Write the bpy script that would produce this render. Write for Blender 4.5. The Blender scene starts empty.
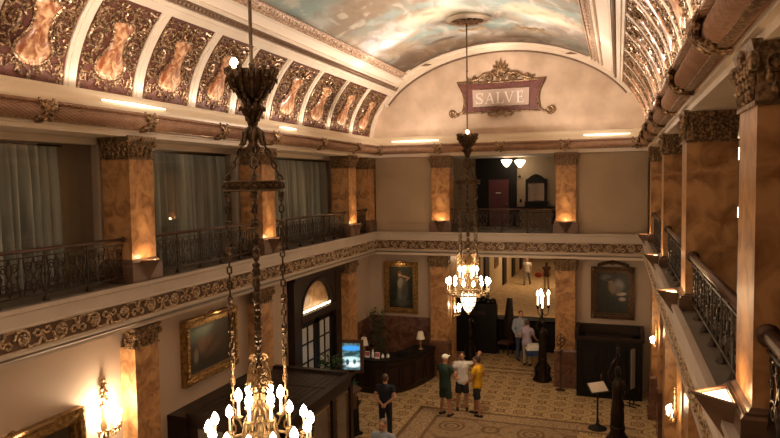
import bpy, math, random
from math import sin, cos, pi, radians as R, sqrt
from mathutils import Vector as V, Matrix
random.seed(7)
SC = bpy.context.scene
COL = SC.collection

# ------------------------------------------------------------------ mesh helpers
class MB:
    def __init__(s): s.v = []; s.f = []
    def add(s, vs, fs):
        n = len(s.v); s.v += [tuple(p) for p in vs]; s.f += [tuple(i + n for i in f) for f in fs]; return s
    def box(s, a, b):
        x0, y0, z0 = a; x1, y1, z1 = b
        return s.add([(x0,y0,z0),(x1,y0,z0),(x1,y1,z0),(x0,y1,z0),(x0,y0,z1),(x1,y0,z1),(x1,y1,z1),(x0,y1,z1)],
                     [(0,3,2,1),(4,5,6,7),(0,1,5,4),(1,2,6,5),(2,3,7,6),(3,0,4,7)])
    def frustum(s, c, a0, b0, z0, a1, b1, z1):     # centred tapered box
        x, y = c
        return s.add([(x-a0,y-b0,z0),(x+a0,y-b0,z0),(x+a0,y+b0,z0),(x-a0,y+b0,z0),(x-a1,y-b1,z1),(x+a1,y-b1,z1),(x+a1,y+b1,z1),(x-a1,y+b1,z1)],
                     [(0,3,2,1),(4,5,6,7),(0,1,5,4),(1,2,6,5),(2,3,7,6),(3,0,4,7)])
    def tube(s, pts, r, n=6, closed=False, sx=1.0):
        pts = [V(p) for p in pts]; m = len(pts)
        rs = r if isinstance(r, (list, tuple)) else [r]*m
        base = len(s.v); prev = None
        for i, p in enumerate(pts):
            if closed: t = pts[(i+1) % m] - pts[i-1]
            else: t = pts[min(i+1, m-1)] - pts[max(i-1, 0)]
            t = t.normalized() if t.length > 1e-9 else V((0,0,1))
            if prev is None:
                a = V((0,0,1)) if abs(t.z) < .9 else V((1,0,0))
                u = t.cross(a).normalized()
            else:
                u = prev - t*prev.dot(t)
                u = u.normalized() if u.length > 1e-6 else t.cross(V((0,0,1))).normalized()
            prev = u; w = t.cross(u)
            for k in range(n):
                an = 2*pi*k/n
                s.v.append(tuple(p + u*(cos(an)*rs[i]*sx) + w*(sin(an)*rs[i])))
        for i in range(m if closed else m-1):
            for k in range(n):
                a = base + i*n + k; b = base + i*n + (k+1) % n
                c = base + ((i+1) % m)*n + (k+1) % n; d = base + ((i+1) % m)*n + k
                s.f.append((a, b, c, d))
        if not closed:
            s.f.append(tuple(base + k for k in reversed(range(n))))
            s.f.append(tuple(base + (m-1)*n + k for k in range(n)))
        return s
    def lathe(s, prof, c=(0,0,0), n=16, wob=None):
        base = len(s.v); m = len(prof)
        for i, (r, z) in enumerate(prof):
            for k in range(n):
                an = 2*pi*k/n; rr = r*(wob(k, i) if wob else 1)
                s.v.append((c[0]+rr*cos(an), c[1]+rr*sin(an), c[2]+z))
        for i in range(m-1):
            for k in range(n):
                s.f.append((base+i*n+k, base+i*n+(k+1) % n, base+(i+1)*n+(k+1) % n, base+(i+1)*n+k))
        s.f.append(tuple(base+k for k in reversed(range(n))))
        s.f.append(tuple(base+(m-1)*n+k for k in range(n)))
        return s
    def ell(s, c, r, n=8, m=5, M=None):
        c = V(c); base = len(s.v)
        if not isinstance(r, (tuple, list)): r = (r, r, r)
        P = []
        for i in range(1, m):
            ph = pi*i/m
            for k in range(n):
                an = 2*pi*k/n; P.append(V((r[0]*sin(ph)*cos(an), r[1]*sin(ph)*sin(an), r[2]*cos(ph))))
        P.append(V((0,0,r[2]))); P.append(V((0,0,-r[2])))
        if M is not None: P = [M @ p for p in P]
        s.v += [tuple(c+p) for p in P]
        T = base+(m-1)*n; B = T+1
        for k in range(n):
            s.f.append((T, base+k, base+(k+1) % n)); s.f.append((B, base+(m-2)*n+(k+1) % n, base+(m-2)*n+k))
            for i in range(m-2):
                s.f.append((base+i*n+k, base+(i+1)*n+k, base+(i+1)*n+(k+1) % n, base+i*n+(k+1) % n))
        return s
    def prism(s, poly, z0, z1):                     # polygon (x,y) extruded in z
        n = len(poly)
        return s.add([(x,y,z0) for x,y in poly]+[(x,y,z1) for x,y in poly],
                     [tuple(reversed(range(n))), tuple(range(n,2*n))]+[(i,(i+1)%n,n+(i+1)%n,n+i) for i in range(n)])
    def map(s, fn):
        s.v = [tuple(fn(*p)) for p in s.v]; return s
    def build(s, name, mat, parent=None, smooth=False, label=None):
        me = bpy.data.meshes.new(name); me.from_pydata(s.v, [], s.f); me.update()
        if isinstance(mat, str): mat = M[mat]
        me.materials.append(mat)
        if smooth: me.polygons.foreach_set('use_smooth', [True]*len(me.polygons))
        o = bpy.data.objects.new(name, me); COL.objects.link(o)
        if parent is not None: o.parent = parent
        if label: o['label'] = label
        return o

def tag(o, label, cat, group=None, kind=None):
    o['label'] = label; o['category'] = cat
    if group: o['group'] = group
    if kind: o['kind'] = kind
    return o
def thing(name, label, cat, loc=(0,0,0), rz=0, group=None):
    o = bpy.data.objects.new(name, None); COL.objects.link(o); o.empty_display_size = .1
    o.location = loc; o.rotation_euler = (0,0,rz)
    return tag(o, label, cat, group)
def struct(o): o['kind'] = 'structure'; return o
KIDS = {}
def copy_tree(o, parent=None):
    c = o.copy(); COL.objects.link(c)
    if parent is not None: c.parent = parent
    for ch in list(o.children): copy_tree(ch, c)
    return c
def dup(o, loc, rz=0, label=None, group=None, scale=None):
    c = copy_tree(o); c.location = loc; c.rotation_euler = (0,0,rz)
    if label: c['label'] = label
    if group: c['group'] = group
    if scale: c.scale = scale
    return c

# ------------------------------------------------------------------ materials
M = {}
def newmat(name):
    m = bpy.data.materials.new(name); m.use_nodes = True; nt = m.node_tree
    b = nt.nodes['Principled BSDF']; M[name] = m; return m, nt, b
def ramp(nt, fac, stops):
    r = nt.nodes.new('ShaderNodeValToRGB'); e = r.color_ramp.elements
    while len(e) < len(stops): e.new(.5)
    for i, (p, c) in enumerate(stops): e[i].position = p; e[i].color = (*c, 1)
    nt.links.new(fac, r.inputs[0]); return r.outputs[0]
def mat(name, c, rough=.5, metal=0, c2=None, scale=4, detail=5, bump=0, bscale=20, spec=.5, stretch=None, lo=.35, hi=.65, dist=0):
    m, nt, b = newmat(name)
    b.inputs['Roughness'].default_value = rough; b.inputs['Metallic'].default_value = metal
    b.inputs['Base Color'].default_value = (*c, 1); b.inputs['Specular IOR Level'].default_value = spec
    tc = nt.nodes.new('ShaderNodeTexCoord'); src = tc.outputs['Object']
    if stretch:
        mp = nt.nodes.new('ShaderNodeMapping'); mp.inputs['Scale'].default_value = stretch
        nt.links.new(src, mp.inputs[0]); src = mp.outputs[0]
    if c2:
        n = nt.nodes.new('ShaderNodeTexNoise'); n.inputs['Scale'].default_value = scale; n.inputs['Detail'].default_value = detail
        n.inputs['Distortion'].default_value = dist
        nt.links.new(src, n.inputs['Vector'])
        nt.links.new(ramp(nt, n.outputs['Fac'], [(lo, c), (hi, c2)]), b.inputs['Base Color'])
    if bump:
        n2 = nt.nodes.new('ShaderNodeTexNoise'); n2.inputs['Scale'].default_value = bscale; n2.inputs['Detail'].default_value = 3
        nt.links.new(src, n2.inputs['Vector'])
        bp = nt.nodes.new('ShaderNodeBump'); bp.inputs['Strength'].default_value = bump; bp.inputs['Distance'].default_value = .02
        nt.links.new(n2.outputs['Fac'], bp.inputs['Height']); nt.links.new(bp.outputs[0], b.inputs['Normal'])
    return m
def emis(name, c, s, base=None):
    m, nt, b = newmat(name)
    b.inputs['Base Color'].default_value = (*(base or c), 1); b.inputs['Emission Color'].default_value = (*c, 1)
    b.inputs['Emission Strength'].default_value = s; return m

mat('rod_bronze', (.20,.14,.09), .6)
mat('plaster', (.60,.47,.34), .8, c2=(.70,.56,.42), scale=1.3, detail=8, bump=.05)
mat('lunette_plaster', (.52,.37,.26), .85, c2=(.72,.55,.41), scale=1.6, detail=10, lo=.3, hi=.7, bump=.05)
mat('wall_upper', (.36,.26,.17), .75, c2=(.42,.31,.21), scale=.8, detail=6)
mat('wall_cream', (.44,.33,.245), .75, c2=(.49,.375,.285), scale=.8, detail=6)
mat('trim_cream', (.80,.68,.55), .5, c2=(.74,.62,.49), scale=2)
mat('ledge_cream', (.78,.64,.46), .3, spec=.6)
mat('vault_cream', (.88,.76,.64), .7)
mat('marble', (.25,.11,.045), .3, c2=(.54,.30,.13), scale=3.4, detail=10, lo=.34, hi=.60, dist=1.2)
mat('marble_dark', (.10,.045,.03), .2, c2=(.24,.12,.08), scale=3, detail=9, lo=.4, hi=.75, dist=1.2)
mat('marble_base', (.10,.055,.035), .3, c2=(.17,.095,.06), scale=5, detail=6)
mat('gold', (.10,.05,.024), .34, .55, c2=(.58,.38,.21), scale=30, detail=3, lo=.42, hi=.66)
mat('gold_frame', (.20,.11,.035), .38, .7, c2=(.46,.28,.10), scale=14, detail=4)
mat('bronze_capital', (.12,.07,.035), .4, .4, c2=(.46,.30,.16), scale=30, detail=3, lo=.42, hi=.68)
mat('frieze_ground', (.12,.065,.035), .6)
mat('frieze_gold', (.22,.14,.08), .4, .4, c2=(.60,.44,.28), scale=30, detail=3, lo=.36, hi=.6)
mat('maroon', (.11,.034,.022), .6, c2=(.17,.055,.036), scale=6)
mat('cartouche', (.30,.085,.03), .28, c2=(.78,.48,.27), scale=6, detail=7, lo=.38, hi=.60, dist=1.2)
mat('garland', (.34,.18,.105), .42, .1, c2=(.42,.24,.15), scale=5, bump=.5, bscale=90, stretch=(1,1,1))
mat('bead', (.20,.12,.07), .5, .2)
mat('guilloche', (.30,.18,.11), .5, .1, c2=(.66,.48,.35), scale=24, detail=2, lo=.42, hi=.56)
mat('iron', (.045,.03,.02), .45, .6)
mat('chand_metal', (.04,.024,.014), .38, .7, c2=(.15,.09,.045), scale=30)
mat('chand_gold', (.34,.22,.11), .35, .8)
mat('rail_bronze', (.09,.045,.03), .3, .5)
mat('dark_wood', (.014,.007,.005), .45, spec=.3, c2=(.030,.015,.009), scale=4, stretch=(1,1,8))
mat('black_wood', (.006,.0045,.004), .55, spec=.25)
mat('curtain', (.62,.66,.60), .9, c2=(.30,.32,.29), scale=1, detail=3, stretch=(1,9,.25), lo=.38, hi=.62)  # darker vertical streaks paint fold shade and doubled sheer cloth into the colour
mat('white', (.8,.78,.72), .6)
mat('shade', (.75,.68,.55), .8)
mat('red_door', (.08,.010,.016), .5)
mat('foliage', (.02,.05,.018), .6, c2=(.04,.09,.03), scale=20)
mat('branch', (.10,.06,.03), .8)
mat('skin', (.55,.30,.19), .55)
mat('skin_tan', (.42,.20,.12), .55)
mat('soffit', (.72,.60,.49), .8)
mat('far_wall', (.50,.38,.22), .8)
mat('mirror_glass', (.55,.52,.48), .08, .9)
mat('statue', (.03,.02,.015), .35, .7)
mat('pink', (.5,.12,.16), .6); mat('cyan_box', (.03,.06,.18), .5)
mat('slate', (.018,.011,.008), .5, spec=.3, c2=(.032,.018,.013), scale=5)
emis('bulb', (1,.80,.52), 26); emis('candle_glow', (1,.86,.62), 7); emis('candle_tube', (1,.80,.52), 2.2); emis('lantern_glass', (1,.82,.55), 5)
emis('lamp_bowl', (1,.86,.62), 5); emis('uplight_glow', (1,.66,.38), 9); emis('ledge_glow', (1,.86,.64), 2.6)
emis('fan_light', (1,.80,.50), 5); emis('red_lamp', (.8,.1,.05), 1)
mat('candle_white', (.85,.78,.62), .5)
def clothmat(name, c): return mat(name, c, .85, c2=tuple(x*.8 for x in c), scale=9, bump=.2, bscale=14)
clothmat('navy', (.015,.018,.035)); clothmat('dark_green', (.015,.04,.03)); clothmat('white_cloth', (.62,.60,.58))
clothmat('black_cloth', (.012,.012,.014)); clothmat('yellow_cloth', (.70,.38,.01)); clothmat('pale_blue', (.36,.42,.52))
clothmat('lavender', (.46,.40,.52)); clothmat('khaki', (.45,.36,.25)); clothmat('denim', (.05,.08,.16)); clothmat('brown_cloth', (.09,.04,.03))
clothmat('grey_cloth', (.18,.17,.17)); clothmat('red_cloth', (.30,.03,.02))
mat('hair_dark', (.025,.014,.008), .6); mat('hair_grey', (.20,.17,.14), .6); mat('hair_brown', (.10,.055,.03), .6)
mat('cap_white', (.75,.74,.70), .8); mat('eye', (.03,.02,.02), .3)

# glass pane: clear with a faint mirror
m, nt, b = newmat('pane')
tr = nt.nodes.new('ShaderNodeBsdfTransparent'); gl = nt.nodes.new('ShaderNodeBsdfGlossy'); gl.inputs['Roughness'].default_value = .02
mx = nt.nodes.new('ShaderNodeMixShader'); mx.inputs[0].default_value = .06
tr.inputs[0].default_value = (.94,.94,.93,1)
nt.links.new(tr.outputs[0], mx.inputs[1]); nt.links.new(gl.outputs[0], mx.inputs[2])
nt.links.new(mx.outputs[0], nt.nodes['Material Output'].inputs[0])

def vmath(nt, op, a, b=None):
    n = nt.nodes.new('ShaderNodeMath'); n.operation = op
    for i, x in enumerate((a, b)):
        if x is None: continue
        if isinstance(x, (int, float)): n.inputs[i].default_value = x
        else: nt.links.new(x, n.inputs[i])
    return n.outputs[0]
def mixc(nt, fac, a, b):
    n = nt.nodes.new('ShaderNodeMix'); n.data_type = 'RGBA'
    if isinstance(fac, (int, float)): n.inputs[0].default_value = fac
    else: nt.links.new(fac, n.inputs[0])
    for i, x in ((6, a), (7, b)):
        if isinstance(x, tuple): n.inputs[i].default_value = (*x, 1)
        else: nt.links.new(x, n.inputs[i])
    return n.outputs[2]
def smooth(nt, v, a, b):
    n = nt.nodes.new('ShaderNodeMapRange'); n.interpolation_type = 'SMOOTHSTEP'
    nt.links.new(v, n.inputs[0]); n.inputs[1].default_value = a; n.inputs[2].default_value = b; return n.outputs[0]

# painted picture: soft blobs over a noisy ground, in the canvas' own x,z
def picture(name, c1, c2, blobs, nscale=4, rough=.35, emit=0):
    m, nt, b = newmat(name); b.inputs['Roughness'].default_value = rough
    tc = nt.nodes.new('ShaderNodeTexCoord'); sp = nt.nodes.new('ShaderNodeSeparateXYZ'); nt.links.new(tc.outputs['Object'], sp.inputs[0])
    n = nt.nodes.new('ShaderNodeTexNoise'); n.inputs['Scale'].default_value = nscale; n.inputs['Detail'].default_value = 6
    nt.links.new(tc.outputs['Object'], n.inputs['Vector'])
    col = ramp(nt, n.outputs['Fac'], [(.35, c1), (.65, c2)])
    wob = vmath(nt, 'MULTIPLY', vmath(nt, 'SUBTRACT', n.outputs['Fac'], .5), .35)
    for (cx, cz, rx, rz, rot, c, soft) in blobs:
        dx = vmath(nt, 'SUBTRACT', sp.outputs[0], cx); dz = vmath(nt, 'SUBTRACT', sp.outputs[2], cz)
        ca, sa = cos(rot), sin(rot)
        u = vmath(nt, 'DIVIDE', vmath(nt, 'ADD', vmath(nt, 'MULTIPLY', dx, ca), vmath(nt, 'MULTIPLY', dz, sa)), rx)
        w = vmath(nt, 'DIVIDE', vmath(nt, 'SUBTRACT', vmath(nt, 'MULTIPLY', dz, ca), vmath(nt, 'MULTIPLY', dx, sa)), rz)
        d = vmath(nt, 'SQRT', vmath(nt, 'ADD', vmath(nt, 'MULTIPLY', u, u), vmath(nt, 'MULTIPLY', w, w)))
        d = vmath(nt, 'ADD', d, wob)
        f = smooth(nt, d, 1+soft, 1-soft)
        col = mixc(nt, f, col, c)
    nt.links.new(col, b.inputs['Base Color'])
    if emit: nt.links.new(col, b.inputs['Emission Color']); b.inputs['Emission Strength'].default_value = emit
    return m

# ceiling mural: clouds and sky
m, nt, b = newmat('mural'); b.inputs['Roughness'].default_value = .8
tc = nt.nodes.new('ShaderNodeTexCoord')
mp = nt.nodes.new('ShaderNodeMapping'); mp.inputs['Scale'].default_value = (.55,.30,.55); mp.inputs['Location'].default_value = (3.1,.6,0)
mp.inputs['Rotation'].default_value = (0,0,.5)
nt.links.new(tc.outputs['Object'], mp.inputs[0])
n1 = nt.nodes.new('ShaderNodeTexNoise'); n1.inputs['Scale'].default_value = 1.0; n1.inputs['Detail'].default_value = 7; n1.inputs['Distortion'].default_value = .7
n2 = nt.nodes.new('ShaderNodeTexNoise'); n2.inputs['Scale'].default_value = 2.1; n2.inputs['Detail'].default_value = 8; n2.inputs['Distortion'].default_value = .5
nt.links.new(mp.outputs[0], n1.inputs['Vector']); nt.links.new(mp.outputs[0], n2.inputs['Vector'])
c1 = ramp(nt, n1.outputs['Fac'], [(.30,(.20,.14,.10)), (.42,(.38,.29,.20)), (.50,(.28,.33,.30)), (.58,(.40,.40,.36)), (.68,(.56,.49,.40))])
c2 = ramp(nt, n2.outputs['Fac'], [(.35,(.18,.13,.09)), (.48,(.42,.36,.29)), (.62,(.64,.60,.55))])
f = smooth(nt, n2.outputs['Fac'], .42, .66)
col = mixc(nt, f, c1, c2)
sp = nt.nodes.new('ShaderNodeSeparateXYZ'); nt.links.new(tc.outputs['Object'], sp.inputs[0])
w1 = vmath(nt, 'MULTIPLY', vmath(nt, 'SUBTRACT', n2.outputs['Fac'], .5), 2.6); w2 = vmath(nt, 'MULTIPLY', vmath(nt, 'SUBTRACT', n1.outputs['Fac'], .5), 2.0)
tone = vmath(nt, 'MULTIPLY', n2.outputs['Fac'], 1.0)
for (bx, by, rx, ry, rot, c, a) in [
  (-6.3,13.0,1.1,1.2,0,(.20,.30,.28),.8), (-6.2,15.0,.7,.9,.2,(.24,.17,.11),.85), (-5.5,14.6,.7,1.0,0,(.36,.26,.17),.8),
  (-3.3,16.0,2.6,.45,.1,(.30,.40,.38),.8), (-4.6,16.8,.9,.8,.3,(.62,.56,.42),.9), (-6.3,17.3,.55,.8,-.3,(.60,.57,.60),.95), (-5.7,16.9,.5,.7,0,(.62,.58,.54),.8),
  (-4.4,18.5,1.5,.35,.15,(.27,.38,.35),.8), (-6.2,18.9,.6,.7,0,(.50,.38,.26),.8), (-6.4,20.0,.5,.9,0,(.26,.17,.12),.8), (-5.4,20.2,.8,.6,0,(.46,.33,.22),.85),
  (-3.6,20.3,1.5,.6,0,(.40,.30,.21),.8), (-5.1,19.5,.45,.16,.1,(.14,.10,.06),.8), (-2.8,20.3,.6,.15,0,(.22,.15,.10),.7),
  (-1.9,16.9,1.0,.7,.2,(.70,.56,.40),.9), (-1.1,18.4,.6,1.3,0,(.34,.27,.22),.8), (-2.3,19.3,.9,.5,0,(.50,.40,.29),.8), (-1.0,20.3,.5,.5,0,(.28,.33,.28),.7), (-3.0,13.0,1.5,1.2,0,(.62,.52,.40),.8), (-4.8,12.0,1.2,1.3,.3,(.30,.38,.36),.8), (-3,8.5,2.2,1.8,.3,(.6,.5,.4),.7)]:
    dx = vmath(nt, 'SUBTRACT', sp.outputs[0], bx); dy = vmath(nt, 'SUBTRACT', sp.outputs[1], by); ca, sa = cos(rot), sin(rot)
    u = vmath(nt, 'DIVIDE', vmath(nt, 'ADD', vmath(nt, 'MULTIPLY', dx, ca), vmath(nt, 'MULTIPLY', dy, sa)), rx)
    w = vmath(nt, 'DIVIDE', vmath(nt, 'SUBTRACT', vmath(nt, 'MULTIPLY', dy, ca), vmath(nt, 'MULTIPLY', dx, sa)), ry)
    u = vmath(nt, 'ADD', u, w1); w = vmath(nt, 'ADD', w, w2)
    d = vmath(nt, 'SQRT', vmath(nt, 'ADD', vmath(nt, 'MULTIPLY', u, u), vmath(nt, 'MULTIPLY', w, w)))
    f = vmath(nt, 'MULTIPLY', smooth(nt, d, 1.35, .55), a)
    col = mixc(nt, f, col, c)
n3 = nt.nodes.new('ShaderNodeTexNoise'); n3.inputs['Scale'].default_value = 3.2; n3.inputs['Detail'].default_value = 9; n3.inputs['Distortion'].default_value = 1.0
nt.links.new(mp.outputs[0], n3.inputs['Vector'])
col = mixc(nt, vmath(nt, 'MULTIPLY', smooth(nt, n3.outputs['Fac'], .52, .66), .45), col, (.24,.17,.11))
col = mixc(nt, vmath(nt, 'MULTIPLY', smooth(nt, n3.outputs['Fac'], .46, .34), .45), col, (.72,.66,.56))
nt.links.new(col, b.inputs['Base Color'])

# hall carpet: lattice of medallions; bordered field is done with its own mesh
def carpetmat(name, ground, dark, mid, per):
    m, nt, b = newmat(name); b.inputs['Roughness'].default_value = .9; b.inputs['Specular IOR Level'].default_value = .15
    tc = nt.nodes.new('ShaderNodeTexCoord'); sp = nt.nodes.new('ShaderNodeSeparateXYZ'); nt.links.new(tc.outputs['Object'], sp.inputs[0])
    k = 2*pi/per
    cx = vmath(nt, 'COSINE', vmath(nt, 'MULTIPLY', sp.outputs[0], k)); cy = vmath(nt, 'COSINE', vmath(nt, 'MULTIPLY', sp.outputs[1], k))
    p = vmath(nt, 'ABSOLUTE', vmath(nt, 'ADD', cx, cy))         # diagonal lattice of rounded diamonds
    q = vmath(nt, 'MULTIPLY', cx, cy)
    n = nt.nodes.new('ShaderNodeTexNoise'); n.inputs['Scale'].default_value = 9; n.inputs['Detail'].default_value = 4
    nt.links.new(tc.outputs['Object'], n.inputs['Vector'])
    g = ramp(nt, n.outputs['Fac'], [(.35, tuple(x*.75 for x in ground)), (.62, ground)])
    def band(v, a, w):
        d = vmath(nt, 'ABSOLUTE', vmath(nt, 'SUBTRACT', v, a)); return smooth(nt, d, w, w*.4)
    col = mixc(nt, band(p, 1.55, .11), g, dark)
    col = mixc(nt, band(p, 1.85, .07), col, dark)
    col = mixc(nt, band(p, .12, .08), col, mid)
    col = mixc(nt, band(q, -.80, .10), col, dark)
    cx2 = vmath(nt, 'COSINE', vmath(nt, 'MULTIPLY', sp.outputs[0], k*4)); cy2 = vmath(nt, 'COSINE', vmath(nt, 'MULTIPLY', sp.outputs[1], k*4))
    col = mixc(nt, smooth(nt, vmath(nt, 'MULTIPLY', vmath(nt, 'MULTIPLY', cx2, cy2), 1), .62, .9), col, mid)
    nt.links.new(col, b.inputs['Base Color']); return m
carpetmat('carpet', (.50,.36,.19), (.13,.07,.03), (.24,.14,.07), 1.1)
carpetmat('carpet_field', (.34,.24,.14), (.16,.10,.05), (.22,.14,.08), 2.2)
mat('carpet_border', (.13,.07,.03), .9, c2=(.20,.12,.06), scale=12)
mat('carpet_border_light', (.44,.32,.18), .9, c2=(.22,.13,.07), scale=14, detail=2)
mat('corridor_carpet', (.42,.30,.16), .9, c2=(.26,.17,.08), scale=3, detail=5)

# ------------------------------------------------------------------ room constants (metres, camera stands over the origin)
XL, XR, YB, Y0 = -8.22, .77, 22.0, -4.0
CX, EA, EB, EZ = -3.73, 4.6, 3.05, 8.3
def ellp(th, y, h=0):                              # point on the vault, h = height inward from it
    t = R(th); x = EA*cos(t); z = EB*sin(t); nx = cos(t)/EA; nz = sin(t)/EB; l = sqrt(nx*nx+nz*nz)
    return (CX + x - h*nx/l, y, EZ + z - h*nz/l)
def shell(mb, th0, th1, y0, y1, h0, h1, n):         # a curved slab following the vault
    vs = []
    for i in range(n+1):
        th = th0+(th1-th0)*i/n
        vs += [ellp(th,y0,h0), ellp(th,y1,h0), ellp(th,y1,h1), ellp(th,y0,h1)]
    fs = []
    for i in range(n):
        a = i*4; c = a+4
        for k in range(4): fs.append((a+k, a+(k+1)%4, c+(k+1)%4, c+k))
    fs += [(3,2,1,0), (n*4, n*4+1, n*4+2, n*4+3)]
    mb.add(vs, fs)
def sweep(prof, name, mt, y0=Y0, close=True, smooth_=False):   # (offset into hall, z) round three walls with mitred corners
    n = len(prof); vs = []
    for o, z in prof: vs += [(XL+o,y0,z), (XL+o,YB-o,z), (XR-o,YB-o,z), (XR-o,y0,z)]
    fs = []
    for i in range(n if close else n-1):
        j = (i+1) % n
        for k in range(3): fs.append((i*4+k, i*4+k+1, j*4+k+1, j*4+k))
    if close: fs += [tuple(i*4 for i in range(n)), tuple(i*4+3 for i in reversed(range(n)))]
    mb = MB(); mb.add(vs, fs)
    return struct(mb.build(name, mt, smooth=smooth_))

# ------------------------------------------------------------------ floor, walls
struct(MB().box((-14,Y0,-.2),(6,30,0)).build('floor', 'carpet'))
struct(MB().box((-14,30,-.2),(2,60,0)).build('floor_corridor', 'corridor_carpet'))
# bordered carpet field woven into the floor
fld = MB().box((-4.95,6,0),(-1.0,18.2,.006)).build('carpet_inset', 'carpet_field'); struct(fld)
mb = MB()
for a, b_ in (((-5.7,6,0),(-5.58,18.92,.007)), ((-5.05,6,0),(-4.95,18.3,.007)), ((-5.7,18.8,0),(.5,18.92,.007)), ((-5.05,18.2,0),(.5,18.3,.007))): mb.box(a, b_)
struct(mb.build('trim_1', 'carpet_border'))
mb = MB().box((-5.58,6,0),(-5.05,18.8,.005)); mb.box((-5.05,18.3,0),(.5,18.8,.005)); struct(mb.build('trim_2', 'carpet_border_light'))
mb = MB()
for y in (23.15, 23.6): mb.box((-6.0,y,0),(-2.0,y+.1,.006))
struct(mb.build('trim_3', 'carpet_border'))

struct(MB().box((-9.0,Y0,0),(-8.7,22.6,4.4)).build('wall_left', 'wall_cream'))
struct(MB().box((1.28,Y0,0),(1.6,22.6,4.4)).build('wall_right', 'wall_cream'))
mb = MB().box((-8.9,22.45,0),(-6.25,22.75,4.4)); mb.box((-1.35,22.45,0),(1.4,22.75,4.4))
struct(mb.build('wall_back', 'wall_cream'))
struct(MB().box((-14,Y0-.3,-.2),(6,Y0,12)).build('wall_near', 'wall_cream'))
# mezzanine slabs
mb = MB().box((-10.2,Y0,4.4),(-8.25,28,5.11)); mb.box((.80,Y0,4.4),(4.5,28,5.11)); mb.box((-8.25,22.03,4.4),(.80,28,5.11))
struct(mb.build('floor_balcony', mat('balcony_stone', (.13,.105,.08), .5, c2=(.17,.14,.11), scale=3)))
mb = MB().box((-8.3,22.08,4.30),(.85,26.0,4.4)); struct(mb.build('ceiling_passage', 'soffit'))
# mezzanine walls
struct(MB().box((-10.2,Y0,5.1),(-9.9,28,7.8)).build('wall_left_upper', 'wall_upper'))
struct(MB().box((3.6,Y0,5.1),(3.9,28,7.8)).build('wall_right_upper', 'wall_upper'))
struct(MB().box((-10.2,25.6,5.1),(4,25.9,7.8)).build('wall_back_upper', 'wall_upper'))
mb = MB().box((-8.35,22.3,5.1),(-6.2,22.5,7.8)); mb.box((-1.3,22.3,5.1),(.9,22.5,7.8)); struct(mb.build('wall_back_panels', 'wall_upper'))
mb = MB().box((-8.2,22.24,5.12),(-6.25,22.3,5.42)); mb.box((-1.25,22.24,5.12),(.8,22.3,5.42)); struct(mb.build('baseboard_back', 'wall_upper'))
# mezzanine ceilings (soffits) and upper beam
mb = MB().box((-10.2,Y0,7.8),(-8.35,28,8.0)); mb.box((.9,Y0,7.8),(4,28,8.0)); mb.box((-8.35,22.1,7.8),(.9,28,8.0)); struct(mb.build('ceiling_balcony', 'soffit'))
struct(MB().box((-10,YB+.08,8.0),(3,YB+.4,12)).build('wall_back_lunette', 'lunette_plaster'))
# vault, cream shell
mb = MB(); shell(mb, 1, 179, Y0, YB+.15, -.25, -.02, 64); struct(mb.build('ceiling', 'vault_cream', smooth=False))
mb = MB(); shell(mb, 50, 131.5, Y0, 21.05, -.03, .012, 40)
mural = mb.build('ceiling_mural', 'mural', smooth=True)
tag(mural, 'cloudy sky painted across the barrel vaulted ceiling', 'mural')
# dark smudges of painted garlands in the mural
mb = MB()
for s in (-1, 1):
    for th0 in (98, 76):
        for k in range(9):
            mb.ell(ellp(th0+s*k*.55-4, 19.0+.13*sin(k*1.3), .01), (.11,.09+.05*sin(k),.008), 8, 4)
mat('mural_leaf', (.26,.17,.09), .8)
mb.build('painted_leaves', 'mural_leaf', mural)
# borders of the mural
def pyramids(mb, fn, n, w, h):
    for i in range(n):
        a = fn(i, -.5, -w, 0); b = fn(i, .5, -w, 0); c = fn(i, .5, w, 0); d = fn(i, -.5, w, 0); e = fn(i, 0, 0, h)
        mb.add([a,b,c,d,e], [(0,1,4),(1,2,4),(2,3,4),(3,0,4)])
for k, (ta, tb, tm) in enumerate(((131.4,135.2,133.3),(46.3,50.1,48.2))):
    mb = MB(); shell(mb, ta, tb, Y0, 21.25, -.02, .03, 3); shell(mb, ta, ta+.35, Y0, 21.25, .0, .06, 1); shell(mb, tb-.35, tb, Y0, 21.25, .0, .06, 1)
    pyramids(mb, lambda i, u, w, h: ellp(tm+w, 1+i*.17+u*.16, .03+h), 119, 1.2, .05)
    for i in range(60): mb.ell(ellp(tm, 1+i*.34, .04), (.05,.09,.05), 6, 4)
    struct(mb.build('trim_%d' % (10+k), 'guilloche'))
for k, (ta, tb) in enumerate(((141.0,143.2),(36.2,38.4))):
    mb = MB(); shell(mb, ta, tb, Y0, YB, -.02, .03, 2)
    for i in range(170): mb.ell(ellp((ta+tb)/2, 2+i*.117, .04), (.045,.04,.05), 5, 4)
    struct(mb.build('trim_%d' % (12+k), 'bead'))
for k, (ta, tb) in enumerate(((143.3,147.0),(32.6,36.1))):
    mb = MB(); shell(mb, ta, tb, Y0, YB, -.02, .07, 3); shell(mb, ta+1.2, tb-1.2, Y0, YB, .05, .10, 2); struct(mb.build('trim_%d' % (14+k), 'trim_cream'))
for k, (ta, tb) in enumerate(((135.3,136.3),(45.2,46.2),(139.8,140.9),(38.5,39.6))):
    mb = MB(); shell(mb, ta, tb, Y0, 21.6, -.02, .045, 1); struct(mb.build('trim_%d' % (40+k), 'trim_cream'))
# arch mouldings against the lunette
mb = MB(); shell(mb, 26, 154, YB-.10, YB+.1, -.02, .12, 60)
shell(mb, 37, 143, 21.62, 21.70, -.02, .04, 50); shell(mb, 46, 135, 21.16, 21.24, -.02, .05, 44); struct(mb.build('trim_16', 'trim_cream'))
mb = MB()
for i in range(150):
    th = 28+124*i/149; mb.ell(ellp(th, YB-.02, .15), .036, 5, 4)
shell(mb, 52, 129, 21.06, 21.14, -.02, .03, 44)
for th in (58, 123):
    mb.ell(ellp(th, 21.35, .03), (.30,.10,.04), 8, 4)
struct(mb.build('trim_17', 'bead'))

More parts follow.
